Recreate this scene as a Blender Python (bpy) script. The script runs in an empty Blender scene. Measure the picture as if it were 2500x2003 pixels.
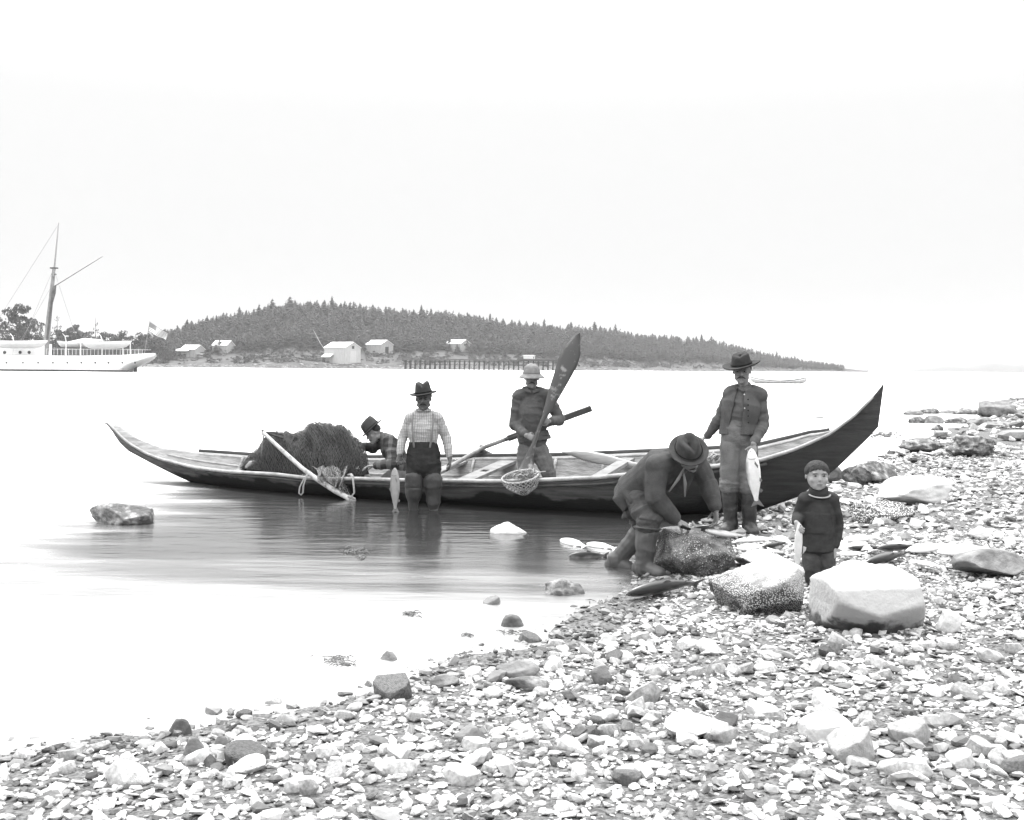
import bpy, math, random
import numpy as np
from mathutils import Vector, Matrix
SC = bpy.context.scene
COL = SC.collection
# ---------------------------------------------------------------- camera
HC, F, HY, ROLL = 1.55, 2750.0, 897.5, math.atan(0.009)
cd = bpy.data.cameras.new('camera'); cam = bpy.data.objects.new('camera', cd); COL.objects.link(cam)
cam.location = (0, 0, HC)
cam.rotation_euler = (Matrix.Rotation(ROLL, 3, 'Y').inverted() @ Matrix.Rotation(math.pi/2, 3, 'X')).to_euler()
cd.sensor_width = 36; cd.lens = F/2500*36; cd.shift_y = -(1001.5-HY)/2500
cd.clip_start = 0.1; cd.clip_end = 20000
SC.camera = cam
# ---------------------------------------------------------------- world, sun, exposure
SUN_EL, SUN_AZ = 58.0, -20.0        # azimuth from +Y (beyond the canoe), negative = to the left
w = bpy.data.worlds.new('World'); SC.world = w; w.use_nodes = True
nt = w.node_tree; nt.nodes.clear()
wo = nt.nodes.new('ShaderNodeOutputWorld'); bg = nt.nodes.new('ShaderNodeBackground')
sky = nt.nodes.new('ShaderNodeTexSky'); sky.sky_type = 'NISHITA'; sky.sun_disc = False
sky.sun_elevation = math.radians(SUN_EL); sky.sun_rotation = math.radians(SUN_AZ)
sky.dust_density = 4; sky.air_density = 1
bw = nt.nodes.new('ShaderNodeRGBToBW')
tc = nt.nodes.new('ShaderNodeTexCoord'); sep = nt.nodes.new('ShaderNodeSeparateXYZ')
rmp = nt.nodes.new('ShaderNodeValToRGB'); mul = nt.nodes.new('ShaderNodeMath'); mul.operation = 'MULTIPLY'
nt.links.new(sky.outputs[0], bw.inputs[0]); nt.links.new(tc.outputs['Generated'], sep.inputs[0])
nt.links.new(sep.outputs['Z'], rmp.inputs[0])
# overcast veil: thin and even towards the horizon, brightest overhead
el = rmp.color_ramp.elements
el[0].position = 0.0; el[0].color = (0.185,)*3+(1,)
el[1].position = 1.0; el[1].color = (1, 1, 1, 1)
for p, v in ((0.10, 0.195), (0.22, 0.205), (0.31, 0.24), (0.42, 0.55), (0.6, 0.80)):
    e = el.new(p); e.color = (v, v, v, 1)
nt.links.new(bw.outputs[0], mul.inputs[0]); nt.links.new(rmp.outputs[0], mul.inputs[1])
# the cloud layer itself, plus the part of the clear sky's glow that comes through it
ov = nt.nodes.new('ShaderNodeMath'); ov.operation = 'MULTIPLY'; ov.inputs[1].default_value = 9.2; nt.links.new(rmp.outputs[0], ov.inputs[0])
th = nt.nodes.new('ShaderNodeMath'); th.operation = 'MULTIPLY_ADD'; th.inputs[1].default_value = 0.03; nt.links.new(mul.outputs[0], th.inputs[0]); nt.links.new(ov.outputs[0], th.inputs[2])
nt.links.new(th.outputs[0], bg.inputs[0]); bg.inputs[1].default_value = 0.15
nt.links.new(bg.outputs[0], wo.inputs[0])
sl = bpy.data.lights.new('sun', 'SUN'); sun = bpy.data.objects.new('sun', sl); COL.objects.link(sun)
sl.energy = 1.5; sl.angle = math.radians(12); sl.color = (1, 1, 1)
_a, _e = math.radians(SUN_AZ), math.radians(SUN_EL)
sdir = Vector((math.sin(_a)*math.cos(_e), math.cos(_a)*math.cos(_e), math.sin(_e)))
sun.rotation_euler = sdir.to_track_quat('Z', 'Y').to_euler()
SC.render.engine = 'CYCLES'
SC.view_settings.view_transform = 'Standard'; SC.view_settings.look = 'None'
SC.view_settings.exposure = 1.72; SC.view_settings.gamma = 1
SC.cycles.max_bounces = 8; SC.cycles.transparent_max_bounces = 12
SC.cycles.volume_bounces = 0
rng = np.random.default_rng(7); random.seed(7)
# ---------------------------------------------------------------- pixel <-> place (photograph pixels, 2500 x 2003)
cR, sR = math.cos(ROLL), math.sin(ROLL)
def ray(px, py):
    a, b = px-1250, py-HY
    return (a*cR + b*sR)/F, (-a*sR + b*cR)/F
def P(px, py, d):
    x, z = ray(px, py); return np.array([x*d, d, HC - z*d])
def W0(px, py, z=0.0):
    x, zz = ray(px, py); d = (HC-z)/zz; return np.array([x*d, d, z])
# ---------------------------------------------------------------- noise
def _h(i, j, k, s):
    n = (i*374761393 + j*668265263 + k*1274126177 + s*974634777) & 0xffffffff
    n = ((n ^ (n >> 13))*1274126177) & 0xffffffff
    return ((n ^ (n >> 16)) & 0xffff)/32767.5 - 1
def vn(Pt, f=1.0, s=0):
    Q = np.asarray(Pt, float)*f; I = np.floor(Q).astype(np.int64); T = Q-I; T = T*T*(3-2*T)
    r = 0
    for a in (0, 1):
        for b in (0, 1):
            for c in (0, 1):
                wt = (T[:, 0] if a else 1-T[:, 0])*(T[:, 1] if b else 1-T[:, 1])*(T[:, 2] if c else 1-T[:, 2])
                r = r + wt*_h(I[:, 0]+a, I[:, 1]+b, I[:, 2]+c, s)
    return r
def fbm(Pt, f=1.0, s=0, o=4, g=0.5):
    r = 0; a = 1.0
    for i in range(o):
        r = r + a*vn(Pt, f*2**i, s+i*17); a *= g
    return r
# ---------------------------------------------------------------- mesh helpers: (V, F) pairs
def join(parts):
    V = []; Fc = []; o = 0
    for v, f in parts:
        v = np.asarray(v, float); V.append(v); Fc += [tuple(int(i)+o for i in q) for q in f]; o += len(v)
    return np.vstack(V), Fc
def link(o, parent=None):
    COL.objects.link(o)
    if parent is not None: o.parent = parent
    return o
def mesh(name, V, Fc, smooth=True):
    m = bpy.data.meshes.new(name)
    V = np.asarray(V, float)
    m.from_pydata(V.tolist(), [], Fc if isinstance(Fc, list) else Fc.tolist()); m.update()
    if smooth: m.polygons.foreach_set('use_smooth', [True]*len(m.polygons))
    return m
def wloc(p):
    l = Vector((0, 0, 0))
    while p is not None: l = l + p.location; p = p.parent
    return np.array(l)
def obj(name, vf, m, parent=None, smooth=True, local=False):
    V, Fc = vf
    V = np.asarray(V, float)
    if parent is not None and not local: V = V - wloc(parent)
    me = mesh(name, V, Fc, smooth); me.materials.append(m)
    return link(bpy.data.objects.new(name, me), parent)
def tag(o, label=None, cat=None, group=None, kind=None):
    if label: o['label'] = label
    if cat: o['category'] = cat
    if group: o['group'] = group
    if kind: o['kind'] = kind
    return o
def thing(name, loc, label, cat, group=None):
    o = bpy.data.objects.new(name, None); o.empty_display_size = 0.1; COL.objects.link(o)
    o.location = Vector([float(c) for c in loc]); return tag(o, label, cat, group)
def top(name, vf, m, loc, label, cat, group=None, smooth=True):
    """a thing that is one mesh, its origin at its base"""
    V, Fc = vf; V = np.asarray(V, float)-np.asarray(loc, float)
    me = mesh(name, V, Fc, smooth); me.materials.append(m)
    o = link(bpy.data.objects.new(name, me)); o.location = Vector([float(c) for c in loc]); return tag(o, label, cat, group)
def copy_tree(o, parent=None):
    c = o.copy(); COL.objects.link(c); c.parent = parent
    for ch in list(o.children): copy_tree(ch, c)
    return c
def nrm(v): v = np.asarray(v, float); return v/max(1e-9, np.linalg.norm(v))
def box(c, s, R=None):
    c = np.asarray(c, float); h = np.asarray(s, float)/2
    V = np.array([[x, y, z] for x in (-1, 1) for y in (-1, 1) for z in (-1, 1)])*h
    if R is not None: V = V @ np.asarray(R).T
    return V+c, [(0, 1, 3, 2), (4, 6, 7, 5), (0, 4, 5, 1), (2, 3, 7, 6), (0, 2, 6, 4), (1, 5, 7, 3)]
def basis(x=None, z=None, y=None):
    """columns = local x, y, z; the first given is exact, the second squared to it"""
    if x is not None and z is not None: X = nrm(x); Y = nrm(np.cross(z, X)); Z = np.cross(X, Y)
    elif y is not None and z is not None: Y = nrm(y); X = nrm(np.cross(Y, z)); Z = np.cross(X, Y)
    return np.array([X, Y, Z]).T
def tube(pts, rad, ref=None, seg=12, caps='round'):
    """swept tube; rad scalars or (side, other) semi-axes, side along ref"""
    pts = [np.asarray(p, float) for p in pts]; n = len(pts)
    R2 = [(r, r) if np.isscalar(r) else r for r in rad]
    rings = []
    T = [nrm(pts[min(i+1, n-1)]-pts[max(i-1, 0)]) for i in range(n)]
    if ref is None:
        ref0 = np.array([0, 0, 1.0]) if abs(T[0][2]) < 0.8 else np.array([1.0, 0, 0])
    else: ref0 = np.asarray(ref, float)
    A = ref0
    def ring(c, t, A, a, b):
        s = nrm(A-t*np.dot(A, t)); u = np.cross(t, s)
        th = np.arange(seg)*2*math.pi/seg
        return c+np.outer(np.cos(th)*a, s)+np.outer(np.sin(th)*b, u), s
    for i in range(n):
        a, b = R2[i]
        if i == 0 and caps == 'round':
            for q in (80, 55, 28):
                q = math.radians(q); rings.append(ring(pts[0]-T[0]*math.sin(q)*min(a, b), T[0], A, a*math.cos(q), b*math.cos(q))[0])
        rg, s = ring(pts[i], T[i], A, a, b); rings.append(rg)
        if ref is None: A = s
        if i == n-1 and caps == 'round':
            for q in (28, 55, 80):
                q = math.radians(q); rings.append(ring(pts[-1]+T[-1]*math.sin(q)*min(a, b), T[-1], A, a*math.cos(q), b*math.cos(q))[0])
    V = np.vstack(rings); k = len(rings); Fc = []
    for i in range(k-1):
        for j in range(seg):
            a0 = i*seg+j; a1 = i*seg+(j+1) % seg
            Fc.append((a0, a1, a1+seg, a0+seg))
    Fc.append(tuple(range(seg-1, -1, -1))); Fc.append(tuple((k-1)*seg+j for j in range(seg)))
    return V, Fc
def ell(c, r, R=None, nu=16, nv=10):
    th = np.arange(nu)*2*math.pi/nu; V = [[0, 0, -1]]; Fc = []
    for i in range(1, nv):
        ph = -math.pi/2+math.pi*i/nv
        for t in th: V.append([math.cos(t)*math.cos(ph), math.sin(t)*math.cos(ph), math.sin(ph)])
    V.append([0, 0, 1]); V = np.array(V, float)*np.asarray(r, float)
    if R is not None: V = V @ np.asarray(R).T
    for j in range(nu): Fc.append((0, 1+(j+1) % nu, 1+j))
    for i in range(nv-2):
        for j in range(nu):
            a = 1+i*nu+j; b = 1+i*nu+(j+1) % nu; Fc.append((a, b, b+nu, a+nu))
    l = 1+(nv-2)*nu; tp = len(V)-1
    for j in range(nu): Fc.append((l+j, l+(j+1) % nu, tp))
    return V+np.asarray(c, float), Fc
def grid_faces(nu, nv, wrap=False):
    Fc = []
    for i in range(nu-1):
        for j in range(nv-(0 if wrap else 1)):
            j2 = (j+1) % nv
            Fc.append((i*nv+j, i*nv+j2, (i+1)*nv+j2, (i+1)*nv+j))
    return Fc
def remesh(parts, vox=0.006, smooth=2):
    V, Fc = join(parts)
    me = mesh('tmp', V, Fc); o = bpy.data.objects.new('tmp', me); COL.objects.link(o)
    m = o.modifiers.new('r', 'REMESH'); m.mode = 'VOXEL'; m.voxel_size = vox
    if smooth:
        s = o.modifiers.new('s', 'SMOOTH'); s.iterations = smooth; s.factor = 0.5
    dg = bpy.context.evaluated_depsgraph_get(); dg.update()
    ev = o.evaluated_get(dg); m2 = bpy.data.meshes.new_from_object(ev)
    n = len(m2.vertices); co = np.empty(n*3); m2.vertices.foreach_get('co', co)
    no = np.empty(n*3); m2.vertices.foreach_get('normal', no)
    Fc = [tuple(p.vertices) for p in m2.polygons]
    bpy.data.objects.remove(o); bpy.data.meshes.remove(me); bpy.data.meshes.remove(m2)
    return co.reshape(-1, 3), Fc, no.reshape(-1, 3)
def interp(x, pts): return np.interp(x, [p[0] for p in pts], [p[1] for p in pts])
# ---------------------------------------------------------------- materials (all grey: the photograph is monochrome)
MATS = {}
def mat(name, v, rough=0.8, var=0.25, scale=6.0, bump=0.0, bscale=40.0, v2=None, thr=None, spec=0.3, coord='Object', stretch=None, detail=5, attr=None, rnd=0.0, two=False):
    if name in MATS: return MATS[name]
    m = bpy.data.materials.new(name); m.use_nodes = True; MATS[name] = m
    n = m.node_tree; N = n.nodes; L = n.links; b = N['Principled BSDF']
    b.inputs['Roughness'].default_value = rough; b.inputs['Specular IOR Level'].default_value = spec
    t = N.new('ShaderNodeTexCoord'); mp = N.new('ShaderNodeMapping'); L.new(t.outputs[coord], mp.inputs[0])
    if stretch: mp.inputs['Scale'].default_value = stretch
    nz = N.new('ShaderNodeTexNoise'); nz.inputs['Scale'].default_value = scale; nz.inputs['Detail'].default_value = detail
    nz.inputs['Roughness'].default_value = 0.6
    L.new(mp.outputs[0], nz.inputs['Vector'])
    r = N.new('ShaderNodeValToRGB'); L.new(nz.outputs['Fac'], r.inputs[0]); e = r.color_ramp.elements
    if v2 is not None:
        th, wd = thr or (0.5, 0.06)
        e[0].position = th-wd; e[0].color = (v, v, v, 1); e[1].position = th+wd; e[1].color = (v2, v2, v2, 1)
    else:
        lo, hi = v*(1-var), v*(1+var)
        e[0].position = 0.3; e[0].color = (lo, lo, lo, 1); e[1].position = 0.7; e[1].color = (hi, hi, hi, 1)
    out = r.outputs[0]
    def mulnode(src, fac):
        q = N.new('ShaderNodeMix'); q.data_type = 'RGBA'; q.blend_type = 'MULTIPLY'; q.inputs[0].default_value = 1
        L.new(src, q.inputs[6]); L.new(fac, q.inputs[7]); return q.outputs[2]
    if attr:
        a = N.new('ShaderNodeAttribute'); a.attribute_name = attr; out = mulnode(out, a.outputs['Color'])
    if rnd:
        oi = N.new('ShaderNodeObjectInfo'); mr = N.new('ShaderNodeMapRange'); mr.inputs[3].default_value = 1-rnd; mr.inputs[4].default_value = 1+rnd
        L.new(oi.outputs['Random'], mr.inputs[0]); out = mulnode(out, mr.outputs[0])
    L.new(out, b.inputs['Base Color'])
    if bump:
        nb = N.new('ShaderNodeTexNoise'); nb.inputs['Scale'].default_value = bscale; nb.inputs['Detail'].default_value = 6
        L.new(mp.outputs[0], nb.inputs['Vector'])
        bp = N.new('ShaderNodeBump'); bp.inputs['Strength'].default_value = bump; bp.inputs['Distance'].default_value = 0.02
        L.new(nb.outputs['Fac'], bp.inputs['Height']); L.new(bp.outputs[0], b.inputs['Normal'])
    return m
def nodes(m): return m.node_tree.nodes, m.node_tree.links, m.node_tree.nodes['Principled BSDF']
def speckle(m, v=0.6, scale=45.0, size=0.25, mask=None, amount=0.5):
    """barnacles: small pale spots in patches laid over the base colour"""
    N, L, b = nodes(m); src = b.inputs['Base Color'].links[0].from_socket
    t = N.new('ShaderNodeTexCoord'); vo = N.new('ShaderNodeTexVoronoi'); vo.inputs['Scale'].default_value = scale; vo.inputs['Randomness'].default_value = 1
    L.new(t.outputs['Object'], vo.inputs['Vector'])
    lt = N.new('ShaderNodeMath'); lt.operation = 'LESS_THAN'; lt.inputs[1].default_value = size; L.new(vo.outputs['Distance'], lt.inputs[0])
    nz = N.new('ShaderNodeTexNoise'); nz.inputs['Scale'].default_value = 7; nz.inputs['Detail'].default_value = 4; L.new(t.outputs['Object'], nz.inputs['Vector'])
    g = N.new('ShaderNodeMath'); g.operation = 'GREATER_THAN'; g.inputs[1].default_value = 1-amount; L.new(nz.outputs['Fac'], g.inputs[0])
    mm = N.new('ShaderNodeMath'); mm.operation = 'MULTIPLY'; L.new(lt.outputs[0], mm.inputs[0]); L.new(g.outputs[0], mm.inputs[1])
    q = N.new('ShaderNodeMix'); q.data_type = 'RGBA'; L.new(mm.outputs[0], q.inputs[0]); L.new(src, q.inputs[6]); q.inputs[7].default_value = (v, v, v, 1)
    L.new(q.outputs[2], b.inputs['Base Color'])
    bp = N.new('ShaderNodeBump'); bp.inputs['Strength'].default_value = 0.7; bp.inputs['Distance'].default_value = 0.01; bp.invert = True
    L.new(vo.outputs['Distance'], bp.inputs['Height'])
    if b.inputs['Normal'].links: L.new(b.inputs['Normal'].links[0].from_socket, bp.inputs['Normal'])
    L.new(bp.outputs[0], b.inputs['Normal']); return m
def leafmat(name, v):
    m = mat(name, v, rough=0.9, var=0.45, scale=0.35, spec=0.1, rnd=0.25); return m
# ---------------------------------------------------------------- ground height
SHORE = np.array([(-60, -30), (-12, 1.0), (-4, 3.9), (-1.96, 4.5), (-1.0, 4.95), (-.5, 5.6), (.2, 6.25), (.62, 7.1), (1.02, 8.0), (1.3, 8.9), (1.45, 10.3), (1.9, 11.6), (2.7, 12.8),
                  (4.5, 16), (6.1, 19.2), (8, 23), (11, 28), (17, 40), (34, 75), (80, 140), (400, 300), (3000, 500)], float)
def shore_dist(x, y):
    x = np.asarray(x, float); y = np.asarray(y, float)
    best = np.full(x.shape, 1e9); sg = np.ones(x.shape)
    for (x0, y0), (x1, y1) in zip(SHORE[:-1], SHORE[1:]):
        dx, dy = x1-x0, y1-y0; t = np.clip(((x-x0)*dx+(y-y0)*dy)/(dx*dx+dy*dy), 0, 1)
        qx, qy = x-(x0+t*dx), y-(y0+t*dy); d = np.hypot(qx, qy); cr = dx*(y-y0)-dy*(x-x0)
        m = d < best; best = np.where(m, d, best); sg = np.where(m, np.where(cr < 0, 1, -1), sg)
    return best*sg
def gz(x, y):
    x = np.atleast_1d(np.asarray(x, float)); y = np.atleast_1d(np.asarray(y, float))
    Q = np.stack([x, y, 0*x], 1)
    sd = shore_dist(x, y) + 0.22*fbm(Q, 0.9, 5, 3)
    lim = np.clip(sd, 0, 60)
    z = np.where(sd > 0, 0.16*(1-np.exp(-lim/4.0))+0.022*np.minimum(lim, 30), -0.10*np.minimum(-sd, 4)-0.25*np.clip(-sd-4, 0, 30))
    z = z + 0.012*fbm(Q, 2.5, 9, 3)*(np.abs(sd) < 40)
    far = np.clip((np.hypot(x, y)-12)/20, 0, 1)*(sd > 0)
    return z + far*0.14*fbm(Q, 0.35, 3, 3)
def G(px, py):
    z = 0.0
    for _ in range(8):
        p = W0(px, py, z); z = 0.5*z+0.5*float(gz(p[0], p[1])[0])
    return W0(px, py, z)
# ---------------------------------------------------------------- beach sheet
def gaxis(a0, a1, step, far, grow=1.25):
    c = list(np.arange(a0, a1, step)); s = step; v = c[-1]
    while v < far: s *= grow; v += s; c.append(v)
    s = step; v = c[0]; h = []
    while v > -far: s *= grow; v -= s; h.append(v)
    return np.array(h[::-1]+c)
gx = np.clip(gaxis(-4.5, 8.5, 0.05, 3900), -4000, 4000); gy = gaxis(0.5, 16.5, 0.06, 3900); gy = np.unique(np.clip(gy, -60, 4000))
X, Y = np.meshgrid(gx, gy, indexing='ij'); Vg = np.stack([X.ravel(), Y.ravel(), np.zeros(X.size)], 1)
Vg[:, 2] = gz(Vg[:, 0], Vg[:, 1])
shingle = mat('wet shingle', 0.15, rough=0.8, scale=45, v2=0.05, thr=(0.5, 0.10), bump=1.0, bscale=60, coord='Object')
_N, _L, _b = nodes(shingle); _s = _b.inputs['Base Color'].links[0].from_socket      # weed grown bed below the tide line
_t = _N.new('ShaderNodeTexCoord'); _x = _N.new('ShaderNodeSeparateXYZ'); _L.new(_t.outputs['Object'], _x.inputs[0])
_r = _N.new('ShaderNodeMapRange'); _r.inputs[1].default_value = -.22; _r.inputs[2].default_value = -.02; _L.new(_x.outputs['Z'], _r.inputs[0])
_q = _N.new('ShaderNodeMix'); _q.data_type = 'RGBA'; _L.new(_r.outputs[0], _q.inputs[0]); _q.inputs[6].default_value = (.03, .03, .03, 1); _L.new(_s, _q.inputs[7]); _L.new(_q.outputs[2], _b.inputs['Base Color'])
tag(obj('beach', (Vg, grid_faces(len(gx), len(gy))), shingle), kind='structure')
# ---------------------------------------------------------------- water
wm = bpy.data.materials.new('water'); wm.use_nodes = True; N = wm.node_tree.nodes; L = wm.node_tree.links; N.clear()
o_ = N.new('ShaderNodeOutputMaterial'); mx = N.new('ShaderNodeMixShader'); fr = N.new('ShaderNodeFresnel'); fr.inputs[0].default_value = 1.78
gl = N.new('ShaderNodeBsdfGlossy'); gl.inputs['Roughness'].default_value = 0.07; gl.inputs['Color'].default_value = (1, 1, 1, 1)
tr = N.new('ShaderNodeBsdfTransparent'); tr.inputs[0].default_value = (0.6, 0.6, 0.6, 1)
df = N.new('ShaderNodeBsdfDiffuse'); df.inputs[0].default_value = (0.06, 0.06, 0.06, 1); m2 = N.new('ShaderNodeMixShader'); m2.inputs[0].default_value = 0.30
tcw = N.new('ShaderNodeTexCoord'); mpw = N.new('ShaderNodeMapping'); mpw.inputs['Scale'].default_value = (0.8, 2.6, 1)
nw = N.new('ShaderNodeTexNoise'); nw.inputs['Scale'].default_value = 2.4; nw.inputs['Detail'].default_value = 4
bpw = N.new('ShaderNodeBump'); bpw.inputs['Strength'].default_value = 0.5; bpw.inputs['Distance'].default_value = 0.02
L.new(tcw.outputs['Object'], mpw.inputs[0]); L.new(mpw.outputs[0], nw.inputs['Vector']); L.new(nw.outputs['Fac'], bpw.inputs['Height'])
sw = N.new('ShaderNodeSeparateXYZ'); nw2 = N.new('ShaderNodeTexNoise'); nw2.inputs['Scale'].default_value = .9; nw2.inputs['Detail'].default_value = 5
mp2 = N.new('ShaderNodeMapping'); mp2.inputs['Scale'].default_value = (.45, 2.2, 1); L.new(tcw.outputs['Object'], mp2.inputs[0]); L.new(mp2.outputs[0], nw2.inputs['Vector']); L.new(tcw.outputs['Object'], sw.inputs[0])
def edge(ax, a, b):        # calm water in the lee of the canoe, ruffled elsewhere
    sh = N.new('ShaderNodeMath'); sh.operation = 'MULTIPLY_ADD'; sh.inputs[1].default_value = 3.0; L.new(nw2.outputs['Fac'], sh.inputs[0]); L.new(sw.outputs[ax], sh.inputs[2])
    r = N.new('ShaderNodeMapRange'); r.interpolation_type = 'SMOOTHSTEP'; r.inputs[1].default_value = a+1.5; r.inputs[2].default_value = b+1.5; L.new(sh.outputs[0], r.inputs[0]); return r.outputs[0]
cal = None
for ax, a, b in (('X', -5.4, -2.6), ('X', 3.4, 1.4), ('Y', 5.5, 10.3), ('Y', 20, 14.5)):
    e_ = edge(ax, a, b)
    if cal is None: cal = e_
    else: q = N.new('ShaderNodeMath'); q.operation = 'MULTIPLY'; L.new(cal, q.inputs[0]); L.new(e_, q.inputs[1]); cal = q.outputs[0]
rw = N.new('ShaderNodeMapRange'); rw.inputs[3].default_value = .46; rw.inputs[4].default_value = .11; L.new(cal, rw.inputs[0]); L.new(rw.outputs[0], gl.inputs['Roughness'])
L.new(bpw.outputs[0], gl.inputs['Normal']); L.new(fr.outputs[0], mx.inputs[0]); L.new(tr.outputs[0], m2.inputs[1]); L.new(df.outputs[0], m2.inputs[2])
L.new(m2.outputs[0], mx.inputs[1]); L.new(gl.outputs[0], mx.inputs[2]); L.new(mx.outputs[0], o_.inputs[0])
tag(obj('water', (np.array([(-4000, -40, 0), (4000, -40, 0), (4000, 4000, 0), (-4000, 4000, 0)], float), [(0, 1, 2, 3)]), wm), kind='structure')
# ================================================================= stones
def stone(sub=3, seed=0, flat=0.5, cuts=7, rough=0.06, elong=1.3, cutlo=0.55, cuthi=0.95):
    """angular water-worn stone, radius about 1 (half length), from an icosphere trimmed by planes"""
    import bmesh
    r = np.random.default_rng(seed); bm = bmesh.new(); bmesh.ops.create_icosphere(bm, subdivisions=sub, radius=1)
    V = np.array([v.co[:] for v in bm.verts]); Fc = [tuple(v.index for v in f.verts) for f in bm.faces]; bm.free()
    for _ in range(cuts):
        n = nrm(r.normal(size=3)); d = r.uniform(cutlo, cuthi); h = V@n-d
        V = V-np.outer(np.clip(h, 0, None), n)*0.96
    if rough: V = V*(1+rough*fbm(V, 2.2, seed, 3))[:, None]
    V = V*np.array([elong**.5, elong**-.5, flat]); return V/np.abs(V).max(0)*np.array([1, 1/elong, flat]), Fc
def rotz(a): c, s = math.cos(a), math.sin(a); return np.array([[c, -s, 0], [s, c, 0], [0, 0, 1]])
def roty(a): c, s = math.cos(a), math.sin(a); return np.array([[c, 0, s], [0, 1, 0], [-s, 0, c]])
def rotx(a): c, s = math.cos(a), math.sin(a); return np.array([[1, 0, 0], [0, c, -s], [0, s, c]])
m_stone = mat('pale beach stone', 0.36, rough=0.85, var=0.35, scale=5, bump=0.5, bscale=30, rnd=0.35)
m_dark = mat('dark wet stone', 0.085, rough=0.5, var=0.5, scale=8, bump=0.6, bscale=25, rnd=0.2)
m_grav = mat('shingle stones', 0.40, rough=0.85, var=0.2, scale=25, bump=0.3, bscale=60, attr='tone')
# --- the shingle nobody could count: one object
def scatter(n, xr, yr, cond):
    x = rng.uniform(*xr, n); y = rng.uniform(*yr, n); sd = shore_dist(x, y); k = cond(x, y, sd); return x[k], y[k], sd[k]
def view(x, y): return (np.abs(x) < 0.5*y+0.8)
def shard(seed, flat=.3, elong=1.4, n=7, mid=True):
    """broken slab: convex hull of a ragged outline with a smaller tilted top"""
    import bmesh
    r = np.random.default_rng(seed); bm = bmesh.new(); tx, ty = r.normal(0, .18, 2)
    for lay, sc, z in ((0, .8, -1), (1, 1, -.1+r.uniform(-.3, .3)), (2, r.uniform(.55, .92), 1)):
        for k in range(n if lay < 2 else n-1):
            a = (k+r.uniform(-.35, .35))/n*6.283; q = sc*r.uniform(.72, 1.0)
            bm.verts.new((math.cos(a)*q, math.sin(a)*q/elong, flat*(z+(tx*math.cos(a)+ty*math.sin(a))*(lay == 2)*2+r.uniform(-.12, .12))))
    bmesh.ops.convex_hull(bm, input=bm.verts); bmesh.ops.delete(bm, geom=[v for v in bm.verts if not v.link_faces], context='VERTS'); bmesh.ops.triangulate(bm, faces=bm.faces)
    bm.verts.ensure_lookup_table(); bm.verts.index_update(); V = np.array([v.co[:] for v in bm.verts]); Fc = [tuple(v.index for v in f.verts) for f in bm.faces]; bm.free(); return V, Fc
protos = [shard(100+i, flat=rng.uniform(.10, .34), elong=rng.uniform(1.1, 1.9), n=5+i % 3) for i in range(24)]
protos2 = [shard(200+i, flat=rng.uniform(.08, .30), elong=rng.uniform(1.1, 2.0), n=6+i % 4) for i in range(18)]
VV = []; FF = []; TT = []; off = 0
def put(pr, x, y, s, sink=0.25):
    global off
    for i in range(len(x)):
        V, Fc = pr[rng.integers(len(pr))]
        R = rotz(rng.uniform(0, 6.28)) @ rotx(rng.normal(0, .22)) @ roty(rng.normal(0, .22))
        Q = (V*s[i])@R.T; z0 = Q[:, 2].min(); Q = Q+np.array([x[i], y[i], zz[i]-z0*(1-sink)-s[i]*.1*0])
        VV.append(Q); FF.append(np.array(Fc)+off); off += len(V)
        TT.append(np.full(len(V), (.5 if sd[i] < .22 else 1)*float(np.clip(rng.choice([rng.normal(.95, .2), rng.normal(.32, .12)], p=[.78, .22]), .1, 1.5))))
# near band: small stones
x, y, sd = scatter(80000, (-5, 8), (2.6, 10), lambda x, y, s: view(x, y) & (s > -0.35-0.5*(x < 0)) & ((s > 0.05) | (rng.random(len(x)) < 0.35)))
zz = gz(x, y); put(protos, x, y, np.clip(rng.lognormal(math.log(.0145), .5, len(x)), .007, .05))
x, y, sd = scatter(11000, (-5, 8), (2.6, 10), lambda x, y, s: view(x, y) & (s > -0.5-0.4*(x < 0)) & ((s > 0.1) | (rng.random(len(x)) < 0.3)) & (rng.random(len(x)) < np.clip(1.5-np.abs(y-4.2)/4, .25, 1)))
zz = gz(x, y); put(protos2, x, y, np.clip(rng.lognormal(math.log(.027), .4, len(x)), .016, .07))
x, y, sd = scatter(24000, (1, 14), (9, 22), lambda x, y, s: view(x, y) & (s > 0))
zz = gz(x, y); put(protos, x, y, np.clip(rng.lognormal(math.log(.03), .5, len(x)), .02, .11))
x, y, sd = scatter(9000, (6, 36), (20, 60), lambda x, y, s: view(x, y) & (s > 0))
zz = gz(x, y); put(protos, x, y, np.clip(rng.lognormal(math.log(.09), .5, len(x)), .05, .4))
V = np.vstack(VV); Fa = np.vstack(FF); T = np.concatenate(TT)
me = bpy.data.meshes.new('shingle'); me.vertices.add(len(V)); me.vertices.foreach_set('co', V.ravel())
me.loops.add(Fa.size); me.loops.foreach_set('vertex_index', Fa.ravel().astype(np.int32))
me.polygons.add(len(Fa)); me.polygons.foreach_set('loop_start', np.arange(0, Fa.size, 3, dtype=np.int32)); me.update(calc_edges=True)
ca = me.color_attributes.new('tone', 'FLOAT_COLOR', 'POINT'); ca.data.foreach_set('color', np.repeat(T, 4))
me.polygons.foreach_set('use_smooth', [False]*len(Fa)); me.materials.append(m_grav); tag(link(bpy.data.objects.new('shingle', me)), 'loose pale and dark shingle covering the beach', 'shingle', kind='stuff')
VV = FF = TT = None
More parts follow.
